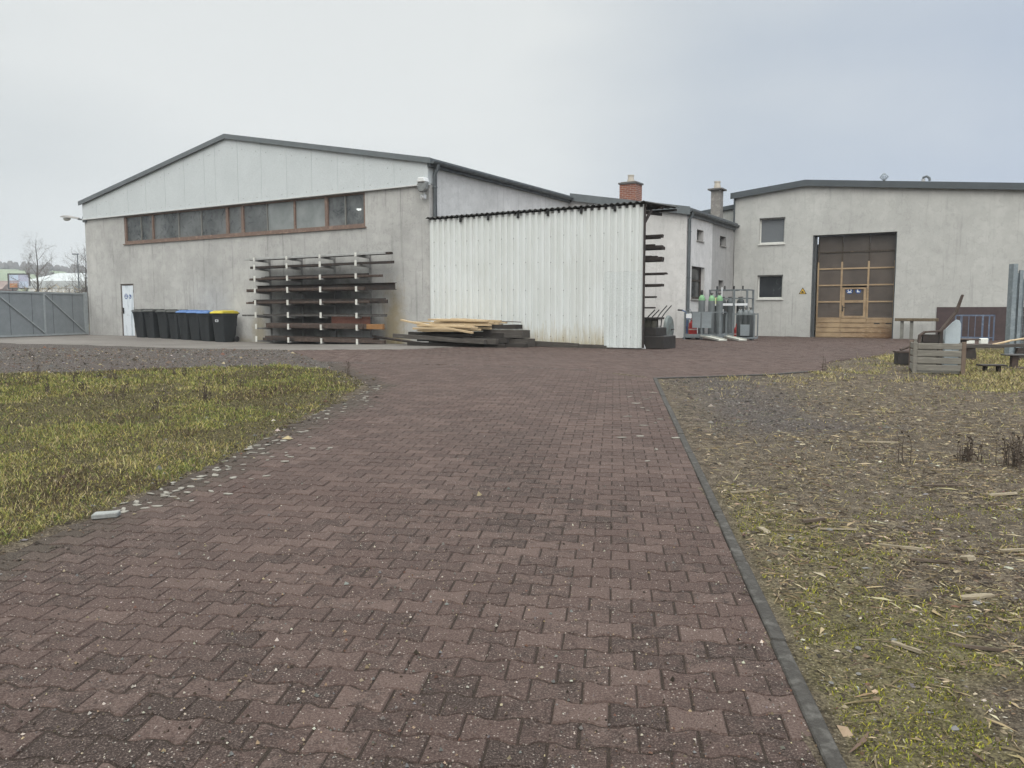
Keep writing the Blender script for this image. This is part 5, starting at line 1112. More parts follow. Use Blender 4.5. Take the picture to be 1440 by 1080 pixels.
# ================================================================== LEFT: yard gate and the land beyond
gt = thing('yard_gate', 'long grey sheet metal yard gate with diagonal braces at the hall corner', 'gate', (-17.92, 33.72, 0), math.atan2(29.4 - 33.72, -18.97 + 17.92))
GATE = pm('grey_gate_sheet', (.235, .255, .265), (.195, .213, .222), 3, .6, bump=.05); GFR = pm('grey_gate_frame', (.32, .345, .35), (.265, .285, .29), 6, .6)
gzb = .50; zt = 2.22
def gb(x0, x1, name='frame', m=GFR): pass
bays = [(.25, 2.25), (2.25, 4.5), (4.5, 6.75)]
MB().bb(.0, .12, -.06, .06, .3, zt + .03).build('post', GFR, gt)
MB().bb(.13, 6.75, .01, .02, gzb + .06, zt - .06).build('sheet_panel', GATE, gt)
for k in range(6): MB().bb(.8 + k * 1.02 - .006, .806 + k * 1.02, .006, .026, gzb + .061, zt - .061).build('seam', pm('gate_seam', (.09, .1, .11)), gt)
MB().bb(.13, 6.8, -.035, .05, zt - .07, zt).bb(.13, 6.8, -.035, .05, gzb, gzb + .07).build('rail', GFR, gt)
for x_ in (.16, 2.25, 4.5, 6.75): MB().bb(x_ - .04, x_ + .04, .0, .045, gzb + .07, zt - .07).bb(x_ - .04, x_ + .04, -.032, .0, gzb + .0701, zt - .0701).build('upright', GFR, gt)
for a, b in ((.2, 2.21), (2.29, 4.46), (4.54, 6.71)):
    d = Vector((b - a, 0, (zt - gzb - .2))); MB().box(((a + b) / 2, .038 if False else .042, (zt + gzb) / 2), (d.length, .04, .05), ry=math.atan2(-d.z, d.x) ).build('brace', GFR, gt)
MB().bb(.1, 7.0, -.12, .1, .3, .495).build('track', M_CONC, gt)
# billboard far behind
bbd = thing('billboard', 'framed advertising billboard with a blue, orange and white picture beyond the gate', 'billboard', (-94.1, 150, .47), .15)
MB().bb(0, 3.7, -.05, .05, 5.3, 7.95).build('panel', pm('billboard_back', (.2, .2, .2)), bbd)
MB().holed(-.1, 3.8, 5.2, 8.05, [(.05, 3.65, 5.36, 7.9)], -.14, -.051).build('frame', pm('dark_billboard_frame', (.04, .042, .046)), bbd)
MB().bb(.2, 1.75, -.07, -.052, 6.75, 7.8).build('picture', pm('poster_pale_blue', (.42, .50, .62), (.5, .58, .68), 1), bbd); MB().bb(.2, 1.5, -.07, -.052, 5.45, 6.2).build('picture', pm('poster_orange', (.45, .2, .07), (.35, .14, .06), 1), bbd); MB().bb(.2, 1.75, -.066, -.052, 6.2, 6.75).build('picture', pm('poster_grey', (.25, .2, .22), (.4, .36, .38), 2), bbd)
MB().bb(1.75, 3.5, -.066, -.052, 5.4, 7.85).build('picture', pm('poster_mauve', (.25, .24, .33), (.42, .44, .55), 1.5, c3=(.2, .15, .2)), bbd); MB().bb(1.9, 3.4, -.075, -.067, 5.5, 6.6).build('picture', pm('poster_white_blue', (.5, .56, .66), (.3, .38, .5), 2), bbd)
for x_ in (.6, 3.1): MB().bb(x_ - .1, x_ + .1, -.05, .15, 0, 5.25).build('post', bpy.data.materials['dark_billboard_frame'], bbd)
# far hall
fh = thing('far_hall', 'long low hall with a pale roof and dark open front far beyond the gate', 'building', (-112, 186, .47), -.06)
MB().prism([(0, 0), (30, 0), (30, 6.6), (0, 6.6)], .4, 24).build('wall', pm('far_hall_dark', (.06, .065, .07), (.05, .055, .06), .3), fh)
MB().prism([(-1, 8.0), (-1, 7.3), (12, 9.7), (24.6, 7.3), (24.6, 8.0), (12, 10.4)], -.5, 31, 'x').build('roof', pm('far_hall_roof', (.42, .44, .44), (.36, .38, .38), .5), fh); 
MB().bb(-.5, 31, -1.05, -.6, 6.7, 7.5).build('fascia', pm('far_hall_fascia', (.4, .42, .42), (.34, .36, .36), .5), fh)
fr_ = thing('far_house', 'low reddish brown building with white wall far left beyond the gate', 'building', (-112, 160, .47), .2)
MB().bb(0, 9, 0, 8, 0, 5.4).build('wall', pm('far_brick', (.22, .10, .08), (.16, .08, .065), .8), fr_); MB().prism([(-.4, 5.4), (8.4, 5.4), (4, 7.3)], -.3, 9.3, 'x').build('roof', pm('far_roof_brown', (.2, .15, .13), (.15, .11, .1), .8), fr_); MB().bb(9, 16, 1, 7, 0, 5.0).build('extension', pm('far_white', (.6, .6, .58), (.5, .5, .48), .8), fr_)
for nm, lab, x_, y_, w_, h_ in (('white_container', 'white site container behind the bare tree beyond the gate', -73.5, 122, 6.5, 5.0),):
    o = thing(nm, lab, 'container', (x_, y_, .47), .1); MB().bb(0, w_, 0, 2.6, 0, h_ - .5).build('body', pm('far_white', (.6, .6, .58)), o); MB().bb(-.1, w_ + .1, -.1, 2.7, h_ - .5, h_ - .2).build('roof', pm('far_hall_fascia', (.4, .42, .42)), o)
    MB().bb(2.6, 3.5, -.03, -.002, .2, 2.4).build('door', bpy.data.materials['far_hall_fascia'], o)
lpo = thing('lamp_pole', 'thin grey lamp pole beyond the gate near the hall corner', 'lamp post', (-43.2, 80, .47)); MB().tube([(0, 0, 0), (0, 0, 6.6)], [.08, .05], 8).build('pole', PIPE, lpo); MB().bb(-.5, .1, -.08, .08, 6.6, 6.7).build('lamp_head', PIPE, lpo)

# ---- bare trees and shrubs
BARK = pm('bare_bark', (.075, .065, .055), (.05, .043, .037), 8, .95); TWIG = pm('bare_twig', (.12, .10, .085), (.09, .075, .062), 8, .95)
def bare_tree(lab, x, y, H_, seed, spread=.32, grp=None):
    r = random.Random(seed); o = thing('bare_tree', lab, 'tree', (x, y, .45), r.random() * 6, grp); tr = MB(); cr = MB()
    pts = [Vector((0, 0, -.1))]; n_ = 9
    for i in range(1, n_ + 1): pts.append(Vector((r.uniform(-.02, .02) * H_ * .5, r.uniform(-.02, .02) * H_ * .5, H_ * i / n_)))
    tr.tube(pts, [H_ * .018 * (1 - .93 * i / n_) + .004 for i in range(n_ + 1)], 8)
    def limb(p, d, L_, rad, depth):
        q_ = [p]; dd_ = d.normalized()
        for i in range(4):
            dd_ = (dd_ + Vector((r.uniform(-.18, .18), r.uniform(-.18, .18), r.uniform(-.02, .2)))).normalized(); q_.append(q_[-1] + dd_ * L_ / 4)
        cr.tube(q_, [rad * (1 - .2 * i) for i in range(5)], 4 if depth else 5, cap=False)
        if depth >= 3: return
        for k in range(5 if depth < 2 else 4):
            i = r.randint(1, 4); a = r.uniform(0, 6.28); nd = (q_[i] - q_[i - 1]).normalized(); s_ = nd.orthogonal(); s_.rotate(Matrix.Rotation(a, 3, nd)); limb(q_[i], nd * .8 + s_ * r.uniform(.5, .9), L_ * r.uniform(.4, .62), rad * .5, depth + 1)
    for k in range(17):
        f = .22 + .7 * k / 16 + r.uniform(-.02, .02); j = f * n_; i = int(j); p = pts[i].lerp(pts[min(i + 1, n_)], j - i); a = k * 2.4 + r.uniform(-.4, .4)
        limb(p, Vector((math.cos(a), math.sin(a), r.uniform(.7, 1.2))), H_ * spread * (1.1 - .75 * f), H_ * .0062 * (1.15 - f), 0)
    tr.build('trunk', BARK, o, smooth=True); tag(cr.build('crown', TWIG, o), kind='stuff')
bare_tree('tall bare tree standing behind the yard gate', -53.2, 90, 9.0, 5, .34)
bare_tree('bare tree half hidden by the left corner of the hall', -44.6, 84, 7.6, 8, .40)
def shrub(lab, x, y, h_, w_, seed, m, n_=120):
    r = random.Random(seed); o = thing('shrub', lab, 'shrub', (x, y, .45)); a_ = MB(); b_ = MB()
    for k in range(n_):
        a = r.uniform(0, 6.28); d = Vector((math.cos(a) * r.uniform(.1, 1) * w_ / 2 / h_, math.sin(a) * r.uniform(.1, 1) * w_ / 2 / h_, 1)); L_ = h_ * r.uniform(.5, 1); p0 = Vector((r.uniform(-.25, .25) * w_, r.uniform(-.25, .25) * w_, 0)); pts = [p0]
        for i in range(3): pts.append(pts[-1] + (d + Vector((r.uniform(-.3, .3), r.uniform(-.3, .3), 0))) * L_ / 3)
        a_.tube(pts, [.02, .016, .012, .005], 4, cap=False)
        for i in range(6): t = r.random(); p = pts[1].lerp(pts[3], t); e = p + Vector((r.uniform(-.3, .3), r.uniform(-.3, .3), r.uniform(0, .3))); s_ = Vector((r.uniform(-.04, .04), r.uniform(-.04, .04), .04)); b_.add([p, e, e + s_, p + s_], [(0, 1, 2, 3)])
    a_.build('stem', TWIG, o); tag(b_.build('foliage', m, o), kind='stuff')
BEIGE = pm('dry_beige_leaves', (.42, .36, .25), (.32, .27, .18), 4); GREYB = pm('grey_twigs', (.17, .16, .15), (.12, .115, .105), 4)
shrub('pale beige dry shrub behind the yard gate beside the tall bare tree', -39.6, 69, 3.2, 4.0, 1, BEIGE, 160)
shrub('smaller pale beige shrub behind the yard gate, right of the larger one', -36.2, 66, 2.8, 3.0, 2, BEIGE, 120)
shrub('grey leafless shrub behind the yard gate next to the hall corner', -33.9, 63, 3.0, 2.6, 3, GREYB, 140)
# ---- hill with field and a line of woods
q = NT('far_field'); v = q.co(); f = q.noise(.012, 4, .5, v); f2 = q.noise(.15, 6, .6, v); at = q.n('ShaderNodeAttribute', attribute_name='col').outputs['Color']
c = q.mix(q.mr(f, .4, .6), (.115, .155, .085), (.15, .185, .105)); c = q.mix(q.mr(f2, .4, .8, 0, .4), c, (.12, .12, .07)); M_FIELD = q.fin(c, .95)
az_ = np.radians(np.arange(-100, 100.1, 2.0)); rr_ = np.array([330, 360, 400, 450, 520, 600, 680, 760, 900, 1200.])
hp = np.array([-1, .4, 3, 7, 14, 24, 31, 33, 28, 5.])
AA, RR = np.meshgrid(az_, rr_); HH = np.repeat(hp[:, None], len(az_), 1) * (1.0 - .22 * sm(R(-32), R(-18), AA)) * (.93 + .14 * vn(AA * 3 + 9, RR * .002, 1.7, 2))
VX = np.stack([RR * np.sin(AA), RR * np.cos(AA), .3 + HH], -1).reshape(-1, 3); m_, n_ = AA.shape; i2 = np.arange(m_ * n_).reshape(m_, n_)
qd = np.stack([i2[:-1, :-1], i2[1:, :-1], i2[1:, 1:], i2[:-1, 1:]], -1).reshape(-1, 4)
tag(npmesh('hill', VX, np.full(len(qd), 4), qd.ravel(), M_FIELD, smooth=True), kind='structure')
mb = MB(); r = random.Random(9)
for k in range(900):
    a = R(r.uniform(-75, 5)); d = r.uniform(655, 720) if r.random() < .65 else r.uniform(560, 700)
    if d < 650 and a < R(-31): continue
    hz_ = float(np.interp(d, rr_, hp)) * (1.0 - .22 * float(sm(R(-32), R(-18), a))) * .98; s_ = r.uniform(3, 7)
    bm_ = [(math.cos(i * 1.047) * s_ * .5 * r.uniform(.7, 1.2), math.sin(i * 1.047) * s_ * .5 * r.uniform(.7, 1.2)) for i in range(6)]
    bx_, by_ = d * math.sin(a), d * math.cos(a); lv = [(.35, 0), (1, .35), (.85, .65), (.3, 1)]
    vs = [(bx_ + x_ * q1 + r.uniform(-.6, .6), by_ + y_ * q1, hz_ + q2 * s_ * 1.1) for q1, q2 in lv for x_, y_ in bm_]
    mb.add(vs, [(i * 6 + j, i * 6 + (j + 1) % 6, i * 6 + 6 + (j + 1) % 6, i * 6 + 6 + j) for i in range(3) for j in range(6)] + [tuple(range(18, 24))])
tag(mb.build('far_woods', pm('bare_woods', (.085, .075, .068), (.06, .055, .05), .3, .95)), kind='stuff')

# ================================================================== GRASS, LITTER AND LOOSE BITS
qv = NT('grass_blades'); at = qv.n('ShaderNodeAttribute', attribute_name='col').outputs['Color']; M_BLADE = qv.fin(at, .8, 0, .2)
ql2 = NT('litter_bits'); at = ql2.n('ShaderNodeAttribute', attribute_name='col').outputs['Color']; M_LIT = ql2.fin(at, .9, 0, .15)
def scatter(n, x0, x1, y0, y1, keep, yexp=1.0):
    y = y0 + (y1 - y0) * rng.random(n) ** yexp; lim = .70 * y + .8
    x = rng.uniform(-1, 1, n) * lim; k = (x > x0) & (x < x1); x, y = x[k], y[k]; k = keep(x, y); return x[k], y[k]
def pick(pal, wts):
    """weighted palette choice per item; wts is (n, len(pal))"""
    w_ = np.clip(wts, 1e-4, None); cw = np.cumsum(w_ / w_.sum(1, keepdims=True), 1); u = rng.random((len(w_), 1)); i = (u > cw).sum(1).clip(0, len(pal) - 1)
    c = np.array(pal)[i]; return c * rng.uniform(.7, 1.3, (len(i), 1)) * rng.uniform(.93, 1.07, (len(i), 3))
def blades(name, x, y, h, wd, lean, col):
    n = len(x); a = rng.uniform(0, 2 * np.pi, n); b = rng.uniform(0, 2 * np.pi, n); z = gz_np(x, y) - .004
    L = h * lean; dx, dy = np.cos(b) * L, np.sin(b) * L; px, py = np.cos(a) * wd / 2, np.sin(a) * wd / 2
    hm = np.where(lean > 1, .55, .62); ht = np.where(lean > 1, .5, 1.0); q1 = .45; nrmv = .8
    V = np.stack([np.stack([x - px, y - py, z], -1), np.stack([x + px, y + py, z], -1), np.stack([x + dx * q1 - px * nrmv, y + dy * q1 - py * nrmv, z + h * hm], -1), np.stack([x + dx * q1 + px * nrmv, y + dy * q1 + py * nrmv, z + h * hm], -1), np.stack([x + dx, y + dy, z + h * ht], -1)], 1)
    idx = (np.array([0, 1, 3, 0, 3, 2, 2, 3, 4])[None] + 5 * np.arange(n)[:, None]).ravel()
    return tag(npmesh(name, V.reshape(-1, 3), np.full(3 * n, 3), idx, M_BLADE, np.repeat(col, 5, 0)), kind='stuff')
PAL = [(.10, .13, .034), (.205, .205, .052), (.31, .26, .09), (.35, .29, .155), (.075, .053, .034)]
def lawn_keep(x, y):
    d = sdist(x, y, LAWN); t = fbm(x, y, 1.1, 4, 4) + .35 * (fbm(x, y, 6, 1, 3) - .5); bare = fbm(x, y, .75, 7, 4)
    return (d + .35 * (fbm(x, y, 3, 2) - .5) > .0) & (rng.random(len(x)) < np.clip(1.15 - 2.6 * np.abs(t - .62) * (t < .62) - 1.7 * sm(.54, .64, bare), .08, 1))
x, y = scatter(760000, -13, -2, 3.6, 16.5, lawn_keep, 1.15)
t1 = fbm(x, y, .55, 2, 4); t2 = fbm(x, y, 2.4, 5, 4); gn = sm(.42, .62, t1 + .3 * (t2 - .5)); st_ = sm(.45, .65, t2); br = sm(.52, .66, fbm(x, y, .9, 0, 4))
wts = np.stack([.5 * gn + .16, .6 * gn + .25, .28 + .1 * st_, .12 + .45 * st_ * (1 - gn), .28 + 2.2 * br], -1)
hh = rng.gamma(4, .0054, len(x)) * (1 + .04 * y) * (.6 + .8 * t2); far = 1 + .12 * np.clip(y - 4, 0, 12)
blades('grass', x, y, hh, rng.uniform(.0028, .005, len(x)) * far, rng.uniform(.3, 1.5, len(x)), pick(PAL, wts))
x, y = scatter(420000, -13, -2, 3.6, 16.5, lambda x, y: sdist(x, y, LAWN) + .4 * (fbm(x, y, 3, 2) - .5) > -.03, 1.1); n = len(x)
wts = np.stack([.5 + 0 * x, .25 + 0 * x, .15 + 0 * x, .25 + 0 * x, .6 + 0 * x], -1)
blades('moss', x, y, rng.gamma(3, .0038, n) * (1 + .05 * y), rng.uniform(.003, .006, n) * (1 + .1 * np.clip(y - 4, 0, 12)), rng.uniform(.4, 2.0, n), pick([(.055, .062, .016), (.13, .125, .03), (.2, .165, .07), (.09, .07, .042), (.04, .03, .021)], wts))
def rgrass_keep(x, y):
    d = sdist(x, y, RIGHT); m = fbm(x, y, .8, 1) - .5; m2 = fbm(x, y, 3.2, 3, 4); dens = sm(.40, .72, sm(5.0, 9.5, x - .1 * y + 1.0) * .5 + sm(7, 14, y) * .3 + m * 1.0 + .7 * (m2 - .5)) * .9 + .03
    return (d > .03) & (rng.random(len(x)) < dens * (1 - .93 * gpatch(x, y)))
x, y = scatter(520000, 1, 16, 3.5, 22, rgrass_keep, .9)
t2 = fbm(x, y, 2.0, 5, 4); gn = sm(.45, .62, fbm(x, y, .7, 6, 4)) * .8 + .25 * sm(11, 15, y)
wts = np.stack([.10 * gn + .02, .30 * gn + .05, .30 + 0 * gn, .5 + .0 * gn, .40 + 0 * gn], -1)
hh = rng.gamma(4, .007, len(x)) * (1 + .05 * y) * (.5 + .9 * t2); far = 1 + .12 * np.clip(y - 4, 0, 14)
blades('grass', x, y, hh, rng.uniform(.0026, .0044, len(x)) * far, rng.uniform(.5, 2.0, len(x)), pick(PAL, wts))
# moss cushions beside the kerb
def moss_keep(x, y):
    kd_ = x * pd[0] + y * pd[1] - (UK + .1); m = fbm(x, y, 2.2, 6) * .45 + .55 * fbm(x, y, 9, 3, 3) + .16 * sm(1.3, .05, kd_) * sm(6.5, 2.5, y) + .05 * sm(4, 2, y)
    return (kd_ > .015) & (m > .555) & (rng.random(len(x)) < sm(7.5, 4.5, y))
x, y = scatter(210000, .9, 5, 2.1, 7, moss_keep, 1.0)
t2 = fbm(x, y, 5, 2, 3); wts = np.stack([.3 + 0 * t2, .8 * t2 + .2, .35 * t2], -1)
blades('moss', x, y, rng.gamma(3, .0035, len(x)), rng.uniform(.003, .007, len(x)), rng.uniform(.3, 1.3, len(x)), pick([(.075, .085, .012), (.19, .185, .022), (.28, .25, .04)], wts))
# chips, bark, straw and small stones
LP = [(.26, .21, .14), (.17, .13, .085), (.085, .064, .046), (.032, .025, .019), (.12, .114, .107), (.32, .29, .245), (.10, .055, .04)]
def chips(name, x, y, size, col, aspect, height=.25, zoff=0.0, zf=None):
    n = len(x); a = rng.uniform(0, 2 * np.pi, n); ca, sa = np.cos(a), np.sin(a); z = (zf or gz_np)(x, y) + zoff
    l = size / 2; w_ = size / 2 / aspect; T = []
    for sx_, sy_ in ((-1, -1), (1, -.8), (.9, 1), (-.95, .8)):
        jx = l * sx_ * rng.uniform(.6, 1.1, n); jy = w_ * sy_ * rng.uniform(.6, 1.2, n); T.append(np.stack([x + ca * jx - sa * jy, y + sa * jx + ca * jy, z + rng.uniform(-.1, .35, n) * w_], -1))
    T.append(np.stack([x + rng.normal(0, .15, n) * l, y + rng.normal(0, .15, n) * w_, z + height * w_ * 2 * rng.uniform(.5, 1.3, n) + .002], -1))
    V = np.stack(T, 1); idx = (np.array([0, 1, 4, 1, 2, 4, 2, 3, 4, 3, 0, 4])[None] + 5 * np.arange(n)[:, None]).ravel()
    return tag(npmesh(name, V.reshape(-1, 3), np.full(4 * n, 3), idx, M_LIT, np.repeat(col, 5, 0)), kind='stuff')
def rk(x, y):
    d = sdist(x, y, RIGHT); return (d > .02) & (rng.random(len(x)) > .82 * gpatch(x, y)) & (rng.random(len(x)) < .25 + .75 * sm(.38, .62, fbm(x, y, 1.2, 3, 4)) * sm(13, 6, y) + .1)
x, y = scatter(230000, .9, 13, 2.1, 16, rk, 1.2); n = len(x)
w7 = np.tile([.24, .30, .45, .85, .12, .06, .06], (n, 1)); chips('debris', x, y, rng.gamma(2.0, .0055, n) * (1 + .07 * y), pick(LP, w7), rng.uniform(1.2, 4.5, n), .3)
x, y = scatter(60000, .9, 11, 2.1, 14, rk, 1.2); n = len(x)
chips('straw', x, y, rng.gamma(3.5, .012, n) * (1 + .05 * y), pick([(.22, .175, .10), (.15, .115, .068), (.075, .056, .038), (.32, .27, .18)], np.tile([.35, .4, .4, .08], (n, 1))), rng.uniform(16, 40, n), 1.0, .005)
x, y = scatter(60000, 2, 8, 6.5, 15, lambda x, y: (sdist(x, y, RIGHT) > .03) & (rng.random(len(x)) < gpatch(x, y)), 1.0); n = len(x)
chips('gravel', x, y, rng.gamma(2.2, .006, n) * (1 + .04 * y), pick([(.072, .062, .053), (.105, .092, .08), (.045, .038, .033), (.17, .15, .13), (.09, .07, .058)], np.tile([.4, .3, .4, .06, .15], (n, 1))), rng.uniform(1, 1.7, n), .5)
x, y = scatter(60000, -14, -2, 3.8, 22, lambda x, y: (sdist(x, y, LAWN) < .35) & (sdist(x, y, ROAD) < .25) & (sdist(x, y, APRON) < 0) & (sdist(x, y, PLAZA) < 0) | (rng.random(len(x)) < .10) & (sdist(x, y, LAWN) > 0), .8); n = len(x)
chips('gravel', x, y, rng.gamma(2.2, .006, n) * (1 + .045 * y), pick(LP, np.tile([.03, .12, .4, .5, .35, .015, .12], (n, 1))), rng.uniform(1, 1.8, n), .5)
x, y = scatter(16000, -4, 2.4, 1.9, 13, lambda x, y: (sdist(x, y, ROAD) > 0) & (rng.random(len(x)) < .15 + .85 * sm(6.5, 2.5, y)), 1.6); n = len(x)
Gf = lambda a, b: G(a, b)
chips('grit_stones', x, y, rng.gamma(2.2, .0024, n) + .002, pick(LP, np.tile([.15, .15, .3, .3, .5, .3, .12], (n, 1))), rng.uniform(1, 1.6, n), .7, .001, Gf)
x, y = scatter(9000, -4, -1.6, 3.2, 15, lambda x, y: np.abs(x - np.interp(y, [p[1] for p in LEFT_EDGE], [p[0] for p in LEFT_EDGE]) - .15) < .25 * rng.random(len(x)) + .05, 1.0); n = len(x)
chips('leaf_mould', x, y, rng.gamma(2.5, .007, n) * (1 + .05 * y), pick(LP, np.tile([.08, .15, .5, .8, .1, .02, .05], (n, 1))), rng.uniform(1, 2.2, n), .4, .004, lambda a, b: np.maximum(gz_np(a, b), G(a, b)))

def top(x, y): return max(gzf(x, y), Gz(x, y) if bool(inpoly(np.array([x]), np.array([y]), ROAD)[0]) else -9)
FLAKE = pm('pale_plaster_flake', (.24, .222, .19), (.15, .138, .118), 30, .9, bump=.2)
rf = random.Random(21); flakes = []
def flake_mesh(i):
    mb = MB(); n_ = rf.randint(5, 7); el = rf.uniform(1.2, 2.6); P_ = [(.034 * el ** .5 * math.cos(6.283 * k / n_ + rf.uniform(-.3, .3)) * rf.uniform(.7, 1.2), .034 / el ** .5 * math.sin(6.283 * k / n_ + rf.uniform(-.3, .3)) * rf.uniform(.7, 1.2)) for k in range(n_)]
    return mb.prism(P_, 0, .005, 'z').build('plaster_flake', FLAKE)
protos = [flake_mesh(i) for i in range(7)]; used = set()
def put_flake(x, y, s, lab, grp):
    p = protos[rf.randrange(7)]
    if p.name in used: o = p.copy(); COL.objects.link(o)
    else: o = p; used.add(p.name)
    o.location = (x, y, top(x, y) + .002); o.rotation_euler = (rf.uniform(-.08, .08), rf.uniform(-.08, .08), rf.uniform(0, 6.28)); o.scale = (s, s, 1); tag(o, lab, 'flake', grp)
for i in range(130):
    y = rf.choice([rf.uniform(4.2, 12.5), rf.uniform(5.2, 8.2)]); e = float(np.interp(y, [p[1] for p in LEFT_EDGE], [p[0] for p in LEFT_EDGE])); put_flake(e + .05 + abs(rf.gauss(0, .26)), y, rf.uniform(.35, 1.15), 'pale flat plaster flake on the red pavers along the lawn edge', 'plaster flakes along the lawn edge')
for i in range(20):
    y = rf.uniform(7, 12.2); k_ = kpt(UK, y); put_flake(k_[0] - .04 - abs(rf.gauss(0, .25)), k_[1], rf.uniform(.6, 1.3), 'pale flat plaster flake on the red pavers beside the kerb', 'plaster flakes beside the kerb')
for p in protos:
    if p.name not in used: bpy.data.objects.remove(p)
o = MB().prism([(-.085, -.04), (.07, -.035), (.085, .035), (-.07, .045)], 0, .035, 'z').build('concrete_fragment', pm('pale_concrete', (.25, .255, .245), (.19, .195, .185), 20, .9, bump=.3), loc=(-2.68, 5.16, top(-2.68, 5.16) + .002), rz=.35, bevel=.006); tag(o, 'pale concrete fragment lying at the edge of the lawn', 'concrete fragment')
SCR_W = pm('splintered_wood', (.28, .235, .165), (.19, .155, .105), 9, .9, bump=.4, c3=(.36, .315, .24), stretch=(1, 8, 8)); SCR_D = pm('dark_splintered_wood', (.10, .075, .055), (.06, .045, .035), 9, .9, bump=.4, stretch=(1, 8, 8))
def scrap(x, y, L_, w_, h_, yaw, mat, lab, grp=None, cat='wood scrap'):
    L_ *= .82; w_ *= .75; h_ *= .7
    mb = MB(); n_ = 5; vs = []
    for i in range(n_):
        u = (i / (n_ - 1) - .5) * L_; ww = w_ * (1 - .55 * abs(i / (n_ - 1) - .4)) * rf.uniform(.75, 1.1)
        for a, b in ((-1, 0), (1, 0), (.8, 1), (-.7, 1)): vs.append((u, a * ww / 2 + rf.uniform(-.2, .2) * w_ * .3, b * h_ * rf.uniform(.7, 1)))
    fs = [(3, 2, 1, 0), tuple(range(4 * n_ - 4, 4 * n_))] + [(i * 4 + k, i * 4 + (k + 1) % 4, i * 4 + 4 + (k + 1) % 4, i * 4 + 4 + k) for i in range(n_ - 1) for k in range(4)]
    o = mb.add(vs, fs).build('wood_scrap', mat, loc=(x, y, gzf(x, y) + .006), rz=yaw); o.rotation_euler = (rf.uniform(-.15, .15), rf.uniform(-.06, .06), yaw); tag(o, lab, cat, grp)
for a in [(2.28, 4.57, .30, .035, .022, -.55, SCR_W, 'long pale wood strip lying slanted on the dirt, pointing at the kerb'), (2.27, 3.78, .21, .055, .018, .12, SCR_W, 'broad flat pale wood scrap nearest the camera on the dirt'), (1.74, 5.86, .34, .02, .018, .5, SCR_W, 'thin pale twig lying beside the kerb'), (1.58, 4.9, .05, .20, .02, .2, SCR_W, 'pale stubby wood piece standing out by the kerb'),
          (3.64, 5.81, .26, .05, .02, .05, SCR_W, 'pale flat wood scrap at the far right of the dirt before the weeds'), (2.92, 4.52, .22, .03, .02, .05, SCR_W, 'pale stick at the right edge of the dirt'), (2.05, 4.9, .28, .02, .016, -.1, SCR_W, 'thin pale stick in the middle of the dirt'), (3.62, 7.78, .45, .028, .02, -.12, SCR_W, 'pale stick lying alone in the far dirt'), (2.56, 4.36, .10, .09, .035, .5, SCR_W, 'short pale wood chunk right of the long slanted strip'),
          (1.66, 3.24, .16, .028, .02, -1.0, SCR_W, 'small curved pale sliver on the dirt beside the moss'), (2.3, 4.28, .24, .035, .02, -.2, SCR_D, 'dark splintered board beside the short pale wood chunk'), (2.0, 3.25, .34, .022, .02, -.25, SCR_D, 'dark stick in the dirt nearest the camera'), (3.3, 6.0, .38, .035, .02, .03, SCR_D, 'dark half buried board in the dirt by the weeds'), (1.95, 5.05, .22, .04, .03, .4, SCR_D, 'dark wood lump in the dirt near the kerb')]: scrap(*a)
for i in range(34):
    x = rf.uniform(1.5, 4.6); y = rf.uniform(3.0, 8.5)
    if x > .62 * y: continue
    scrap(x, y, rf.uniform(.08, .2), rf.uniform(.012, .03), rf.uniform(.008, .016), rf.uniform(0, 3.14), SCR_W if rf.random() < .65 else SCR_D, 'small splinter of wood lying on the dirt right of the kerb', 'small splinters on the dirt right of the kerb')
# pebbles bigger than grit
PEB = pm('grey_pebble', (.14, .135, .125), (.09, .086, .08), 30, .85, bump=.2)
pb = None
for i in range(22):
    x = rf.uniform(1.15, 3.4); y = rf.uniform(2.2, 5.0)
    if x > .62 * y + .05 or sdist(np.array([x]), np.array([y]), RIGHT)[0] < .06: continue
    if pb is None: pb = o = MB().lathe([(.012, -.005), (.022, .003), (.024, .01), (.017, .019), (.006, .023)], 9).build('pebble', PEB, smooth=True)
    else: o = pb.copy(); COL.objects.link(o)
    s = rf.uniform(.35, .8); o.location = (x, y, gzf(x, y)); o.scale = (s * rf.uniform(.8, 1.4), s, s * rf.uniform(.6, 1)); o.rotation_euler = (0, 0, rf.uniform(0, 6)); tag(o, 'grey pebble in the moss and dirt beside the kerb', 'pebble', 'pebbles beside the kerb')
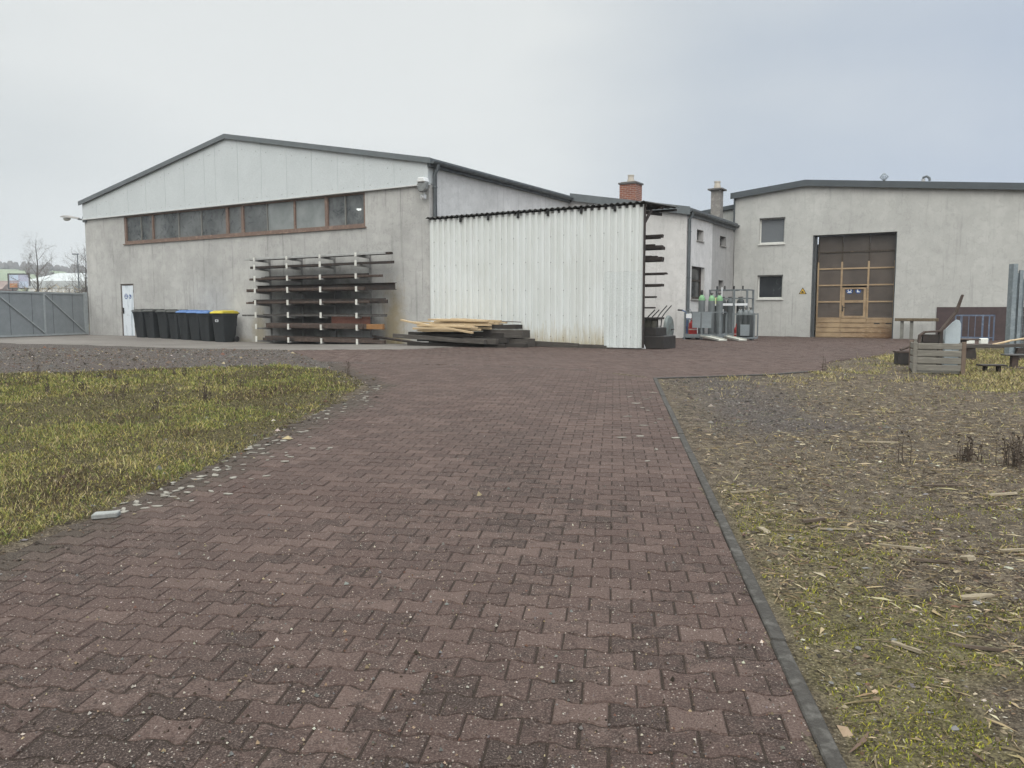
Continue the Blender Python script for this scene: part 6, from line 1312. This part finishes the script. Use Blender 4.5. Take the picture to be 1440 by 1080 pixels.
# weeds
WEED = pm('dead_weed_stalk', (.085, .065, .05), (.055, .042, .033), 9, .9)
def weed(x, y, h_, n_, lab, grp=None):
    o = thing('weed', lab, 'weed', (x, y, gzf(x, y) - .01), rf.uniform(0, 6), grp); mb = MB()
    for k in range(n_):
        a = rf.uniform(0, 6.28); r_ = rf.uniform(0, .05 if n_ < 6 else .16); p = Vector((r_ * math.cos(a), r_ * math.sin(a), 0)); pts = [p]; L_ = h_ * rf.uniform(.5, 1)
        for i in range(4): p = p + Vector((rf.uniform(-.25, .25), rf.uniform(-.25, .25), 1)).normalized() * L_ / 4; pts.append(p)
        mb.tube(pts, [.006, .005, .004, .003, .002], 4, cap=False)
        for j in range(5):
            i = rf.randint(1, 4); d = Vector((rf.uniform(-1, 1), rf.uniform(-1, 1), rf.uniform(.3, 1.2))).normalized(); mb.tube([pts[i], pts[i] + d * L_ * .18], [.003, .0015], 3, cap=False)
            e = pts[i] + d * L_ * .18; s_ = Vector((rf.uniform(-1, 1), rf.uniform(-1, 1), 0)).normalized() * .008; mb.add([e - s_, e + s_, e + s_ + d * .022, e - s_ + d * .022], [(0, 1, 2, 3)])
    tag(mb.build('stalk', WEED, o), kind='stuff')
weed(4.3, 6.72, .30, 22, 'dense dark clump of dead weed stalks at the right edge of the dirt'); weed(4.02, 6.95, .24, 16, 'smaller dark clump of dead weeds left of the dense clump'); weed(3.42, 6.85, .26, 3, 'single reddish dead weed stalk standing in the dirt'); weed(4.75, 7.1, .3, 14, 'dark dead weed clump at the far right behind the dense clump')
weed(5.84, 14.85, .42, 3, 'tall dark weed stalk at the edge of the paved yard'); weed(-2.95, 14.3, .22, 5, 'small dark weed in the pavers beyond the lawn tip')
for i in range(26):
    x, y = rf.uniform(-9.2, -4), rf.uniform(9.5, 14.3)
    if sdist(np.array([x]), np.array([y]), LAWN)[0] > .15 and abs(x) < .66 * y: weed(x, y, rf.uniform(.12, .28), rf.randint(2, 6), 'thin dark dead weed stalks standing in the lawn', 'dead weed stalks in the lawn')

# ================================================================== HAZE
hz = NT('thin_haze'); hz.t.nodes.remove(hz.b); pv = hz.n('ShaderNodeVolumePrincipled'); pv.inputs['Color'].default_value = (.86, .89, .93, 1); pv.inputs['Density'].default_value = .0006
hz.l(pv.outputs[0], hz.o.inputs['Volume'])
tag(MB().bb(-1500, 1500, -400, 1500, -1.0, 55).build('haze', hz.m), kind='stuff')
